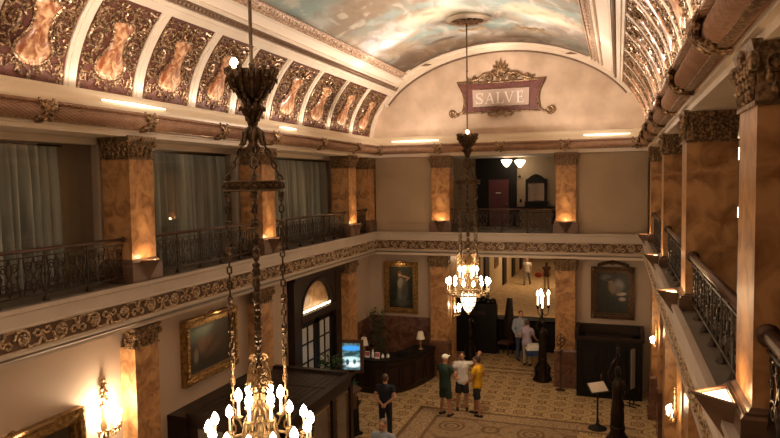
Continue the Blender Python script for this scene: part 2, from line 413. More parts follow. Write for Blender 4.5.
# ------------------------------------------------------------------ cornice + frieze round the hall
sweep([(-.35,8.46),(-.08,8.50),(.00,8.49),(.03,8.44),(.04,8.39),(.09,8.33),(.15,8.28),(.17,8.24),(.17,8.20),(-.35,8.20)], 'trim_20', 'ledge_cream')
prof = [(-.35,8.21)]+[(-.01+.17*cos(a), 8.06+.15*sin(a)) for a in [R(90-200*i/17) for i in range(18)]]+[(-.35,7.98)]
gm = M['garland']; nt = gm.node_tree; b_ = nt.nodes['Principled BSDF']
tc_ = nt.nodes.new('ShaderNodeTexCoord'); sp_n = nt.nodes.new('ShaderNodeSeparateXYZ'); nt.links.new(tc_.outputs['Object'], sp_n.inputs[0])
wv = vmath(nt, 'SINE', vmath(nt, 'MULTIPLY', vmath(nt, 'ADD', sp_n.outputs[0], sp_n.outputs[1]), 55))
wz = vmath(nt, 'SINE', vmath(nt, 'MULTIPLY', sp_n.outputs[2], 130))
bp_ = nt.nodes.new('ShaderNodeBump'); bp_.inputs['Strength'].default_value = .45; bp_.inputs['Distance'].default_value = .015
nt.links.new(vmath(nt, 'MULTIPLY', wv, wz), bp_.inputs['Height']); nt.links.new(bp_.outputs[0], b_.inputs['Normal'])
sweep(prof, 'trim_21', 'garland', smooth_=True)
sweep([(.13,8.21),(.19,8.19),(.19,8.16),(.14,8.14)], 'trim_50', 'garland')
sweep([(-.02,7.96),(.05,7.94),(.05,7.91),(-.02,7.90)], 'trim_51', 'gold')
sweep([(-.35,8.0),(-.02,8.0),(-.02,7.95),(-.07,7.94),(-.07,7.87),(-.12,7.86),(-.12,7.79),(-.75,7.79),(-.75,8.0)], 'trim_22', 'trim_cream')
# lower: fascia, frieze ground, bottom moulding
sweep([(-.03,5.14),(.05,5.14),(.05,5.08),(.02,5.06),(.02,4.88),(.05,4.86),(.05,4.84),(-.03,4.84)], 'trim_23', mat('fascia', (.50,.415,.345), .55, c2=(.46,.38,.31), scale=2))
sweep([(-.5,4.86),(-.01,4.86),(-.01,4.50),(-.5,4.50)], 'trim_24', 'frieze_ground')
sweep([(-.5,4.52),(.03,4.52),(.03,4.47),(-.02,4.45),(-.06,4.38),(-.10,4.36),(-.10,4.30),(-.5,4.30)], 'trim_25', 'fascia')
def spiral(cx, cy, r0, r1, turns, a0=0, n=14, sgn=1):
    return [(cx+(r0+(r1-r0)*i/n)*cos(a0+sgn*2*pi*turns*i/n), cy+(r0+(r1-r0)*i/n)*sin(a0+sgn*2*pi*turns*i/n)) for i in range(n+1)]
def frieze_relief(fn, length, name):               # fn(s, z, h) -> point ; running scroll with rosettes
    mb = MB(); per = .69; n = int(length/per)
    for i in range(n):
        s0 = (i+.5)*per; sg = 1 if i % 2 else -1
        def T(pts, r): mb.tube([fn(s0+x, 4.68+z*sg, .012) for x, z in pts], r*1.45, 5)
        T(spiral(0, 0, .145, .06, 1.1, pi), .018)
        T([(-.345,-.0),(-.28,-.13),(-.15,-.14),(-.05,-.145)], .016)
        T([(.05,.145),(.15,.14),(.28,.12),(.345,0)], .016)
        T(spiral(.26,-.06,.08,.02,1, 0, 10), .013); T(spiral(-.25,.07,.08,.02,1, pi, 10), .013)
        mb.ell(fn(s0, 4.68, .03), .036, 6, 4)
        for k in range(6):
            a = k*pi/3; mb.ell(fn(s0+.058*cos(a), 4.68+.058*sin(a), .018), .022, 5, 4)
        for k in range(7):
            mb.ell(fn(s0-.3+.1*k, 4.68+sg*(.05 if k % 2 else -.12)*(1 if k < 4 else -1), .012), (.028,.028,.022), 5, 3)
    k = int(length/.09)
    for zz in (4.838, 4.522):
        mb.tube([fn(0,zz,.008), fn(length,zz,.008)], .012, 5)
    return struct(mb.build(name, 'frieze_gold'))
frieze_relief(lambda s, z, h: (XL+h, 4+s, z), 18, 'trim_26')
frieze_relief(lambda s, z, h: (XL+s, YB-h, z), 8.99, 'trim_27')
frieze_relief(lambda s, z, h: (XR-h, 4+s, z), 18, 'trim_28')

# ------------------------------------------------------------------ cove: ribs + ornament panels
ribs = [3.6,5.15,6.7,8.24,9.8,11.4,12.87,14.43,16.25,18.05,19.83,21.7]
for s, lo, hi in ((0, 2, 99), (1, 0, 99)):
    mb = MB()
    for y in ribs[lo:]:
        w = .115
        if s == 0: shell(mb, 147, 177, y-w, y+w, -.02, .045, 12); shell(mb, 147, 177, y-w*.45, y+w*.45, .04, .065, 12)
        else: shell(mb, 3, 33, y-w, y+w, -.02, .03, 12); shell(mb, 3, 33, y-w*.45, y+w*.45, .025, .045, 12)
    struct(mb.build('trim_%d' % (30+s), 'trim_cream'))
# local panel: u along the hall (-.67...67), t up the cove (0..1.75)
def cove(u, t, h):
    p = ellp(177-30*t/1.75, 0, h); return (p[0]-CX, u, p[2])
pan = thing('cove_panel', 'x', 'ceiling panel')
mb = MB(); vs = []; n = 12
for i in range(n+1):
    t = 1.75*i/n; vs += [cove(-.67,t,-.01), cove(.67,t,-.01), cove(.67,t,.015), cove(-.67,t,.015)]
fs = [(i*4+k, i*4+(k+1)%4, i*4+4+(k+1)%4, i*4+4+k) for i in range(n) for k in range(4)]+[(3,2,1,0),(n*4,n*4+1,n*4+2,n*4+3)]
mb.add(vs, fs).build('panel_ground', 'maroon', pan)
mb = MB()
def T(pts, r, h=.03, n=5):
    for sg in (-1, 1): mb.tube([cove(sg*x, y, h+.0) for x, y in pts], r*1.45, n)
T(spiral(.40,1.38,.22,.03,1.9,pi*1.3,24), .020); T(spiral(.44,.98,.18,.03,1.7,pi*.4,22,-1), .019)
T(spiral(.17,1.60,.10,.02,1.3,0,14), .016); T(spiral(.52,.62,.12,.02,1.5,pi,16), .016)
T([(.10,1.40),(.22,1.60),(.40,1.66),(.60,1.62)], .018); T([(.62,1.5),(.60,1.2),(.63,1.0),(.58,.85)], .015)
T([(.30,.30),(.42,.20),(.40,.35),(.50,.38),(.48,.22),(.58,.20),(.57,.42),(.50,.50)], .012); T([(.60,.1),(.60,.45)], .014)
T(spiral(.52,1.30,.11,.02,1.4,pi,14), .014); T(spiral(.30,.85,.08,.02,1.3,0,12), .013); T(spiral(.08,1.62,.07,.02,1.2,pi,10), .013); T(spiral(.60,1.60,.06,.02,1.2,pi,10), .012)
T([(.20,1.28),(.30,1.42),(.22,1.55)], .014); T([(.36,.50),(.45,.72),(.38,.85),(.50,.98)], .015); T([(.05,.22),(.16,.26),(.22,.20)], .014)
T([(.0,.20),(.0,.05)], .02); T([(.18,.30),(.25,.16),(.12,.12)], .012)
T(spiral(.24,.30,.09,.02,1.3,0,12), .013); T(spiral(.30,1.18,.09,.02,1.3,pi,12), .014)
rnd = random.Random(3)
def cart(t):                                       # half width of the cartouche at height t
    if t < .31 or t > 1.36: return 0
    k = (t-.31)/1.05
    P_ = [(0,.10),(.06,.22),(.10,.26),(.14,.33),(.28,.33),(.40,.24),(.52,.17),(.68,.15),(.82,.19),(.92,.26),(.97,.25),(1,.17)]
    for (a, b), (c, d) in zip(P_, P_[1:]):
        if k <= c: return b+(d-b)*(k-a)/(c-a)
    return .19
for i in range(95):
    u = rnd.uniform(.02,.65); t = rnd.uniform(.08,1.70)
    if u < cart(t)+.04: continue
    r = rnd.uniform(.012,.036)
    for sg in (-1,1): mb.ell(cove(sg*u,t,.025), (r*.8,r,r*1.3), 5, 4, Matrix.Rotation(rnd.uniform(0,3),3,'X'))
for u in (-.60,0,.60): mb.ell(cove(u,.09,.03), (.03,.035,.06), 6, 4)
mb.build('scrollwork', 'gold', pan)
mb = MB(); vs = []; N = 22; K = 8
for i in range(N+1):
    t = .315+1.04*i/N; w = max(.02, cart(t))
    if i == 0 or i == N: w *= .75
    tw = .05*sin((t-.35)*2.6)
    for k in range(K+1):
        q = -1+2*k/K; vs.append(cove(tw+q*w, t+.045*cos(q*11)*(1 if t < .8 else .4), .015+.075*sqrt(max(0,1-q*q*.98))))
fs = [(i*(K+1)+k, i*(K+1)+k+1, (i+1)*(K+1)+k+1, (i+1)*(K+1)+k) for i in range(N) for k in range(K)]
mb.add(vs, fs).build('cartouche', 'cartouche', pan, smooth=True)
mb = MB(); edge = []
for i in range(N+1):
    t = .315+1.04*i/N; edge.append((.05*sin((t-.35)*2.6)+cart(t)+.01, t))
for i in range(N+1):
    t = .315+1.04*(N-i)/N; edge.append((.05*sin((t-.35)*2.6)-cart(t)-.01, t))
mb.tube([cove(u, t, .035) for u, t in edge], .026, 6, closed=True)
for k, (u, t) in enumerate(edge[::3]): mb.ell(cove(u, t, .05), (.03,.035,.035), 5, 4)
mb.tube([cove(x, y, .06) for x, y in spiral(0,1.47,.13,.05,.9,-.5,12)], .02, 5)
mb.build('cartouche_frame', 'gold', pan)
ordl = ['nearest','second from the near end','third from the near end','fourth from the near end','fifth from the near end','sixth from the near end','seventh from the near end','eighth from the near end','next to the lunette, farthest','last']
first = True
for side in (0, 1):
    lo = 2 if side == 0 else 0
    for i in range(lo, len(ribs)-1):
        ya, yb = ribs[i]+.115, ribs[i+1]-.115; sc = (yb-ya)/1.34
        if side == 0: loc = (CX, (ya+yb)/2, 0); rz = 0
        else: loc = (CX, (ya+yb)/2, 0); rz = pi
        j = i-lo; tot = len(ribs)-1-lo
        pos = 'nearest the camera' if j == 0 else ('farthest, touching the lunette wall' if j == tot-1 else 'number %s from the lunette wall' % ['','two','three','four','five','six','seven','eight','nine','ten'][tot-1-j])
        lab = 'maroon cove panel with gilt scrolls and pink cartouche, %s cove, %s' % ('left' if side == 0 else 'right', pos)
        if first: o = pan; first = False; o.location = loc; o['label'] = lab; o['group'] = 'gilded cove panels'
        else: o = dup(pan, loc, rz, lab, 'gilded cove panels')
        o.scale = (1, sc, 1)

# clasps over the garland moulding
clasp = thing('garland_clasp', 'x', 'ornament', group='gilt clasps along the cornice')
mb = MB()
mb.tube([(-.02+.19*cos(a), 0, .0+.17*sin(a)) for a in [R(110-210*i/10) for i in range(11)]], .03, 6)
for s in (-1,1):
    mb.tube([(.03+.17*cos(a), s*.06+s*.03*sin(3*a), .0+.16*sin(a)) for a in [R(100-180*i/10) for i in range(11)]], .022, 6)
    mb.ell((.10,s*.08,.13), .04, 6, 4); mb.ell((.10,s*.07,-.12), .035, 6, 4)
mb.build('band', 'gold', clasp)
mb = MB().ell((.19,0,.0), (.05,.06,.08), 8, 6)
for k in range(6): mb.ell((.18,.07*cos(k*pi/3),.08*sin(k*pi/3)), .028, 6, 4)
mb.build('rosette', 'gold', clasp)
places = [(XL, y, 0) for y in (7.57, 9.85, 12.2, 14.5, 17.3, 20.0)]
places += [(x, YB, -pi/2) for x in (-8.05,-5.87,-3.73,-1.64,.55)]
places += [(XR, y, pi) for y in (5.75,8.4,10.9,13.4,16.0,18.5,20.9)]
cl = ['gilt clasp on left garland cornice, above the gap before the nearest pillar','gilt clasp on left garland cornice, over the nearest pillar','gilt clasp on left garland cornice, between nearest and second pillars','gilt clasp on left garland cornice, over the second pillar','gilt clasp on left garland cornice, between second and third pillars','gilt clasp on left garland cornice, over the third pillar',
'gilt clasp in the left back corner of the cornice','gilt clasp on back cornice over the pillar left of the opening','gilt clasp on back cornice, centred under the SALVE plaque','gilt clasp on back cornice over the pillar right of the opening','gilt clasp in the right back corner of the cornice',
'large gilt clasp on right garland cornice, nearest the camera','gilt clasp on right garland cornice, second nearest','gilt clasp on right garland cornice, third nearest','gilt clasp on right garland cornice, fourth nearest','gilt clasp on right garland cornice, fifth nearest','gilt clasp on right garland cornice, second from back corner','gilt clasp on right garland cornice, closest to the back corner']
for i, (x, y, rz) in enumerate(places):
    if i == 0: clasp.location = (x,y,8.08); clasp['label'] = cl[0]; clasp.scale = (1.12,1.6,1.12)
    else: dup(clasp, (x,y,8.08), rz, cl[i])

# ------------------------------------------------------------------ capitals and pillars (hall side = +x)
def capital(w, d, z0, z1, front, sides=True):
    """w: width along y, d: depth to -x, front face at x=0"""
    mb = MB(); c = (-d/2, 0); h = z1-z0
    mb.frustum(c, d/2+.02, w/2+.02, z0, d/2+.02, w/2+.02, z0+.03)
    mb.frustum(c, d/2-.01, w/2-.01, z0+.03, d/2+.01, w/2+.01, z1-.07)
    mb.frustum(c, d/2+.03, w/2+.03, z1-.07, d/2+.055, w/2+.055, z1)
    return mb
def cap_relief(w, d, z0, z1):
    mb = MB(); h = z1-z0
    faces = [lambda s, z, o: (o+.0, s, z), lambda s, z, o: (-d/2+s*d/w, -w/2-o, z), lambda s, z, o: (-d/2+s*d/w, w/2+o, z)]
    for fn in faces:
        for r in range(3):
            nn = 5
            for k in range(nn):
                s = (-.5+(k+.5)/nn)*w*.98 + (0 if r % 2 else w*.05*(1 if k < 2 else -1)); z = z0+.06+(h-.16)*(r+.3)/3
                mb.ell(fn(s, z, .02), (.026,.026,.055), 6, 4)
                mb.ell(fn(s, z+.045, .04), (.02,.024,.02), 5, 4)
        for sg in (-1,1):
            mb.tube([fn(sg*(w*.5-.10)+sg*x, z1-.15+y, .03) for x, y in spiral(0,0,.075,.015,1.5,pi,14)], .013, 5)
            mb.tube([fn(sg*.07+sg*x, z1-.15+y, .03) for x, y in spiral(0,0,.06,.015,1.3,0,12)], .011, 5)
        mb.ell(fn(0, z1-.06, .05), (.03,.05,.05), 6, 4)
    for sy in (-1,1): mb.ell((.03, sy*(w/2+.03), z1-.14), (.05,.05,.07), 6, 5)
    return mb
W, D = .65, .62
pil = thing('marble_pillar', 'x', 'pillar', (-8.35,9.92,5.12), 0, 'marble balcony pillars')
MB().box((-D,-W/2,.42),(0,W/2,2.28)).build('shaft', 'marble', pil)
cp = capital(W, D, 2.26, 2.69, 0).build('capital', 'bronze_capital', pil); cap_relief(W, D, 2.26, 2.69).build('capital_leaves', 'bronze_capital', cp)
mb = MB().frustum((-D/2,0), D/2+.08, W/2+.08, 0, D/2+.08, W/2+.08, .30)
mb.frustum((-D/2,0), D/2+.08, W/2+.08, .30, D/2+.06, W/2+.06, .34); mb.frustum((-D/2,0), D/2+.05, W/2+.05, .34, D/2+.05, W/2+.05, .38); mb.frustum((-D/2,0), D/2+.03, W/2+.03, .38, D/2+.005, W/2+.005, .43)
mb.build('base', 'marble_base', pil)
ub = MB().add([(.08,-.22,.40),(.08,.22,.40),(.34,0,.40),(.08,-.03,.06),(.10,0,.04),(.08,.03,.06)], [(0,3,4,2),(2,4,5,1),(0,1,5,3),(3,5,4)])
ub.tube([(.08,-.22,.40),(.34,0,.40),(.08,.22,.40)], .014, 5)
up = ub.build('uplight_bracket', 'marble_base', pil)
MB().add([(.09,-.19,.385),(.09,.19,.385),(.31,0,.385),(.09,-.19,.375),(.09,.19,.375),(.31,0,.375)], [(0,2,1),(3,4,5),(0,1,4,3),(1,2,5,4),(2,0,3,5)]).build('uplight_glass', 'uplight_glow', up)
SPOTS = []
def add_pillar(x, y, rz, lab, lit=True, first=False, power=1):
    o = pil if first else dup(pil, (x,y,5.12), rz, lab)
    o['label'] = lab
    d = V((cos(rz), sin(rz), 0))
    if not lit:
        for ch_ in list(o.children):
            if ch_.name.startswith('uplight'):
                for g_ in list(ch_.children): bpy.data.objects.remove(g_)
                bpy.data.objects.remove(ch_)
    if x > 0:                                       # the right pillars stand on lower plinths
        for ch_ in o.children:
            if ch_.name.startswith('base'): ch_.scale = (1,1,.5)
            if ch_.name.startswith('uplight'): ch_.location.z = -.21
            if ch_.name.startswith('shaft'): ch_.scale = (1,1,1.118); ch_.location.z = -.269
    if lit: SPOTS.append((V((x,y,5.56-(.21 if x > 0 else 0)))+d*.17, -d, power))
add_pillar(-8.35,9.92,0,'orange marble balcony pillar, nearest on the left, glowing at its foot', first=True)
add_pillar(-8.35,14.57,0,'orange marble balcony pillar on the left seen behind the near chandelier chains')
add_pillar(-8.35,20.1,0,'orange marble balcony pillar, farthest lit one on the left, short of the corner')
add_pillar(-8.40,22.02,0,'unlit marble pillar squeezed into the left back corner of the balcony', lit=False)
add_pillar(-5.87,22.12,-pi/2,'glowing marble pillar at the left of the back balcony opening')
add_pillar(-1.62,22.12,-pi/2,'glowing marble pillar at the right of the back balcony opening')
add_pillar(.87,5.25,pi,'massive marble balcony pillar on the right, nearest, cut by the picture edge')
add_pillar(.87,9.95,pi,'broad marble balcony pillar, second nearest on the right')
add_pillar(.87,14.6,pi,'marble balcony pillar, third nearest on the right')
add_pillar(.87,20.0,pi,'narrow looking marble balcony pillar on the right, closest to the back corner')

# lower pilasters
plr = thing('marble_pilaster', 'x', 'pilaster', (-8.35,9.9,0), 0, 'marble wall pilasters of the lower hall')
MB().box((-.34,-.32,1.25),(0,.32,3.92)).build('shaft', 'marble', plr)
cp = capital(.64,.22,3.9,4.28,0).build('capital', 'bronze_capital', plr); cap_relief(.64,.22,3.9,4.28).build('capital_leaves', 'bronze_capital', cp)
mb = MB().box((-.34,-.36,0),(.05,.36,1.2)); mb.box((-.34,-.38,0),(.09,.38,.18)); mb.frustum((-.15,0), .19, .37, 1.2, .16, .33, 1.27); mb.build('base', 'marble_dark', plr)
low = [(-8.35,9.9,0,'marble pilaster with bronze capital right of the glaring wall sconce'),(-8.35,14.3,0,'marble pilaster between the landscape painting and the arched door'),(-8.35,20.0,0,'marble pilaster right of the arched door, left wall'),
 (-5.95,22.10,-pi/2,'marble pilaster between the portrait of the standing lady and the passage'),(-1.63,22.10,-pi/2,'marble pilaster right of the passage, beside the wire stand'),
 (.93,9.95,pi,'marble pilaster under the right balcony, nearest'),(.93,14.6,pi,'marble pilaster under the right balcony carrying the bigger glowing sconce'),(.93,20.1,pi,'marble pilaster under the right balcony carrying the farther sconce')]
for i, (x,y,rz,lab) in enumerate(low):
    if i == 0: plr['label'] = lab
    else: dup(plr, (x,y,0), rz, lab)
# deep jamb of the passage, behind the back pilasters
mb = MB().box((-6.25,22.5,0),(-5.62,23.3,4.32)); mb.box((-1.95,22.5,0),(-1.3,23.3,4.32)); struct(mb.build('wall_passage_jambs', 'marble'))
# marble wainscot on the back wall + left corner
mb = MB().box((-8.7,22.36,0),(-6.27,22.46,1.95)); mb.box((-8.72,20.4,0),(-8.62,22.4,1.95)); mb.box((-8.7,22.33,1.93),(-6.27,22.46,2.0)); struct(mb.build('baseboard_corner', 'marble_dark'))
struct(MB().box((1.22,Y0,0),(1.28,22.4,1.6)).build('baseboard_right', 'marble_dark'))

# ------------------------------------------------------------------ balcony railings
def railing(lab, p0, p1, posts, rtop, zt=5.93):
    p0 = V((*p0, 0)); p1 = V((*p1, 0)); L = (p1-p0).length; d = (p1-p0)/L
    t = thing('balcony_railing', lab, 'railing', (p0.x,p0.y,5.12), math.atan2(d.y, d.x), 'wrought iron balcony railings')
    zt -= 5.12
    mb = MB().tube([(0,0,zt),(L,0,zt)], rtop, 10)
    for e in (0.0, L): mb.tube([(e-.02,0,zt),(e+.02,0,zt)], rtop*1.6, 12)
    mb.build('top_rail', 'rail_bronze', t, smooth=True)
    MB().box((0,-.015,.10),(L,.015,.13)).box((0,-.012,zt-.11),(L,.012,zt-.09)).build('bottom_rail', 'iron', t)
    n = max(1, round(L/posts))
    for i in range(n+1):
        x = L*i/n
        if 0 < i < n:
            mb = MB().tube([(x,0,0),(x,0,zt)], .018, 6); mb.lathe([(.06,0),(.05,.02),(.03,.05),(.018,.08)], (x,0,0), 8); mb.ell((x,0,.42), .03, 6, 4)
            mb.build('post', 'iron', t)
        if i < n:
            w = L/n; mb = MB(); cx = x+w/2
            m_ = max(1, round(w/.45)); ww = w/m_
            for q in range(m_):
                c = x+ww*(q+.5); k = ww/.45
                def S(pts, r=.011):
                    for sg in (-1,1): mb.tube([(c+sg*a*k,0,b) for a, b in pts], r, 5)
                S(spiral(.10,.56,.085,.02,1.5,0,14)); S(spiral(.10,.26,.085,.02,1.5,pi,14,-1))
                S([(0,.14),(.06,.30),(.02,.42),(.06,.55),(0,.70)]); S([(.19,.13),(.14,.38),(.19,.70)]); S(spiral(.15,.42,.045,.01,1.2,0,9), .009)
                mb.ell((c,0,.42), (.03,.012,.05), 6, 4); mb.ell((c,0,.66), (.03,.012,.04), 6, 4)
            mb.build('scroll_panel', 'iron', t)
    return t
railing('iron balcony railing at far left, in front of the nearest curtained bay', (-8.5,3.5), (-8.5,9.55), .85, .032)
railing('iron balcony railing on the left, between the nearest and second pillars', (-8.5,10.3), (-8.5,14.2), .85, .032)
railing('iron balcony railing on the left, between the second and third pillars', (-8.5,14.95), (-8.5,19.72), .85, .032)
railing('short iron balcony railing in the left back corner', (-8.5,20.48), (-8.5,21.65), .85, .032)
railing('iron railing across the back balcony opening below the pendant lamps', (-5.5,22.2), (-2.0,22.2), .87, .028)
railing('dark bronze railing at the right edge, in front of the nearest right pillar', (.96,4.9), (.96,1.0), .65, .05, 5.84)
railing('bronze railing on the right, between the nearest and second nearest pillars', (.96,9.6), (.96,5.6), .65, .05, 5.84)
railing('bronze railing on the right, between the second and third nearest pillars', (.96,14.25), (.96,10.3), .65, .045, 5.88)
railing('bronze railing on the right, between the third and fourth pillars', (.96,19.65), (.96,14.95), .65, .04, 5.9)
railing('short bronze railing in the right back corner', (.96,21.8), (.96,20.35), .7, .04, 5.9)

# ------------------------------------------------------------------ curtained windows on the left balcony
def window_bay(k, y0, y1, lab):
    xo = -9.35
    mb = MB(); z0, z1 = 5.12, 7.78
    mb.box((xo-.15,y0,z0),(xo+.05,y0+.10,z1)); mb.box((xo-.15,y1-.10,z0),(xo+.05,y1,z1)); mb.box((xo-.15,y0,z1-.10),(xo+.05,y1,z1+.02))
    f = struct(mb.build('window_%d' % k, 'trim_cream'))
    struct(MB().box((xo-.03,y0+.1,z0+.02),(xo-.02,y1-.1,z1-.1)).build('window_%d_pane' % k, 'pane'))
    mb = MB(); n = int((y1-y0)/.035); yb = y1-.75 if k == 1 else y1-.3; n = int((yb-y0)/.022); vs = []
    rr = random.Random(k); ph = 0
    for i in range(n+1):
        y = y0+.02+(yb-y0)*i/n; ph += .62+rr.uniform(-.15,.25)
        a = .11*sin(ph)+.03*sin(ph*.37+1)
        for j, z in enumerate((5.16,6.2,7.2,7.62)):
            vs.append((xo-.28+a*(1.25,1.1,.9,.55)[j], y+.01*sin(ph*.5+j), z))
    m_ = len(vs)
    vs2 = [(x-.006,y,z) for x,y,z in vs]
    fs = []
    for i in range(n):
        for j in range(3):
            a = i*4+j; fs.append((a,a+4,a+5,a+1)); fs.append((m_+a,m_+a+1,m_+a+5,m_+a+4))
    mb.add(vs+vs2, fs)
    t = thing('curtain', lab, 'curtain', (0,0,0), 0, 'sheer grey curtains behind the left balcony')
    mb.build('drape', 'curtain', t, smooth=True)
    MB().tube([(xo-.22,y0+.05,7.64),(xo-.22,yb+.03,7.64)], .016, 6).build('curtain_rod', 'iron', t)
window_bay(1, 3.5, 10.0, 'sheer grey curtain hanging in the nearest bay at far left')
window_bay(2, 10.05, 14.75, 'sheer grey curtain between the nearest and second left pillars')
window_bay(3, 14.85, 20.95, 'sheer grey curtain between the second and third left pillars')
mb = MB()
for y in (9.98,14.76,20.9): mb.box((-9.95,y,5.1),(-9.2,y+.12,7.8))
struct(mb.build('wall_left_piers', 'wall_cream'))

# ------------------------------------------------------------------ SALVE plaque
t = thing('welcome_plaque', 'red and gold plaque reading SALVE on the lunette wall', 'plaque', (-3.73,22.04,9.72))
def P2(poly, y0, y1, name, mt, par, sm=False):
    mb = MB().prism(poly, y0, y1); mb.map(lambda x, y, z: (x, z, y)); return mb.build(name, mt, par, sm)
outer = []
def quad_frame(w, h, flare, n=8):
    pts = []
    for i in range(n+1):
        u = -1+2*i/n; pts.append((u*w*(1+flare*0), -h-.0))
    return pts
def concave(wt, wb, h, dip, n=10):
    pts = []
    for i in range(n+1): u = i/n; pts.append((-wb+2*wb*u, -h+dip*sin(pi*u)*.3))
    for i in range(1, n+1): u = i/n; pts.append((wb+(wt-wb)*u-.16*sin(pi*u), -h+2*h*u))
    for i in range(1, n+1): u = i/n; pts.append((wt-2*wt*u, h-dip*sin(pi*u)*.4))
    for i in range(1, n): u = i/n; pts.append((-wt+(wt-wb)*u+.16*sin(pi*u), h-2*h*u))
    return pts
P2(concave(1.46,1.30,.50,.10), -.05, .03, 'backboard', 'maroon_sign' if False else mat('maroon_sign', (.13,.035,.03), .5, c2=(.19,.06,.05), scale=14), t)
P2([(-.93,-.31),(.93,-.31),(.95,.25),(-.95,.25)], -.07, -.045, 'panel', mat('sign_panel', (.52,.38,.31), .6), t)
mb = MB()
pts = concave(1.48,1.32,.52,.10)
mb.tube([(x,-.05,z) for x, z in pts], .032, 5, closed=True)
for k in range(9):
    mb.ell((-1.2+.3*k,-.06,-.52+.02*(k % 2)), (.09,.04,.035), 6, 4)
mb.tube([(x,-.07,z) for x, z in [(-.95,-.33),(.95,-.33),(.97,.27),(-.97,.27)]], .016, 5, closed=True)
for s in (-1,1):
    mb.tube([(s*a,-.06,b) for a, b in spiral(1.62,-.50,.15,.03,1.6,pi,18)], .042, 6)
    mb.tube([(s*a,-.06,b) for a, b in [(1.20,-.2),(1.28,-.45),(1.45,-.58),(1.62,-.62)]], .035, 6)
    mb.tube([(s*a,-.06,b) for a, b in spiral(.42,.60,.19,.03,1.5,0,18)], .045, 6)
    mb.tube([(s*a,-.06,b) for a, b in [(.08,.55),(.25,.78),(.55,.76),(.75,.62),(.95,.56),(1.1,.62)]], .045, 6)
    mb.tube([(s*a,-.06,b) for a, b in spiral(.86,.62,.12,.02,1.4,pi,14)], .035, 6)
    mb.tube([(s*a,-.06,b) for a, b in [(.05,-.50),(.15,-.66),(.35,-.62),(.42,-.54)]], .05, 6)
    for k in range(6): mb.ell((s*(.15+k*.2),-.06,.42), .025, 5, 4); mb.ell((s*(.15+k*.2),-.06,-.44), .025, 5, 4)
    for k in range(4): mb.ell((s*(1.2),-.06,-.24+k*.16), .025, 5, 4)
mb.ell((0,-.06,.60), (.14,.05,.10), 8, 5); mb.ell((0,-.06,-.55), (.12,.05,.12), 8, 5)
mb.build('gilt_scrollwork', 'gold', t, True)
mb = MB()
for k in range(-3, 4):
    a = R(90-k*24); L = .42-.035*abs(k)
    mb.tube([(0+cos(a)*r_, -.06, .70+.06+sin(a)*r_*1.15) for r_ in (0,L*.35,L*.7,L)], [.02,.06,.05,.012], 6)
for zz, ww in ((.72,.16),(1.0,.2)):
    for s in (-1,1): mb.ell((s*ww*.6,-.06,zz), (.07,.03,.05), 6, 4)
mb.build('palmette', 'gold', t, True)
mat('letter', (.93,.84,.74), .5)
def letter(strokes, x0, s=1):                       # strokes: polylines with widths, plus boxes
    mb = MB()
    for st in strokes:
        if st[0] == 'q':
            pts = st[1]; mb2 = [(x0+a, b) for a, b in pts]; n0 = len(mb.v)
            m2 = MB().prism(mb2, -.10, -.06); m2.map(lambda x,y,z: (x,z,y)); mb.add(m2.v, m2.f)
        else: mb.tube([(x0+a,-.08,b) for a, b in st[1]], st[2], 6)
    return mb
def q(*p): return ('q', list(p))
h = .23
serif = lambda x, y, w=.07: q((x-w,y-.012),(x+w,y-.012),(x+w,y+.012),(x-w,y+.012))
Ls = {
 'S': [('t', [(.13,.13),(.11,.20),(0,.225),(-.10,.19),(-.12,.11),(-.06,.04),(.06,-.03),(.13,-.10),(.11,-.19),(0,-.225),(-.11,-.20),(-.13,-.13)], [.014,.018,.02,.03,.036,.04,.04,.036,.03,.02,.018,.014]), q((.12,.10),(.14,.10),(.14,.23),(.12,.23)), q((-.14,-.23),(-.12,-.23),(-.12,-.10),(-.14,-.10))],
 'A': [q((-.165,-h),(-.135,-h),(.02,.19),(0,h)), q((-.02,h),(.03,h),(.19,-h),(.12,-h)), q((-.09,-.08),(.09,-.08),(.09,-.05),(-.09,-.05)), serif(-.15,-h,.06), serif(.155,-h,.075)],
 'L': [q((-.11,-h),(-.04,-h),(-.04,h),(-.11,h)), serif(-.075,h,.075), q((-.15,-h-.012),(.15,-h-.012),(.15,-h+.014),(-.15,-h+.014)), q((.13,-h),(.155,-h),(.165,-.10),(.145,-.10))],
 'V': [q((-.19,h),(-.12,h),(.03,-h),(-.02,-h)), q((0,-.19),(.02,-h),(.165,h),(.135,h)), serif(-.155,h,.075), serif(.15,h,.06)],
 'E': [q((-.11,-h),(-.04,-h),(-.04,h),(-.11,h)), q((-.15,h-.014),(.12,h-.014),(.12,h+.012),(-.15,h+.012)), q((-.15,-h-.012),(.14,-h-.012),(.14,-h+.014),(-.15,-h+.014)), q((-.05,-.012),(.07,-.012),(.07,.014),(-.05,.014)), q((.10,h),(.125,h),(.125,.12),(.105,.12)), q((.12,-h),(.145,-h),(.155,-.11),(.135,-.11)), q((.06,-.06),(.08,-.06),(.08,.06),(.06,.06))]}
for ch, x in zip('SALVE', (-.86,-.43,.0,.39,.84)):
    o = letter(Ls[ch], x).build('letter', 'letter', t); o.location = (-.02,0,-.04); o.scale = (.80,1,.78)

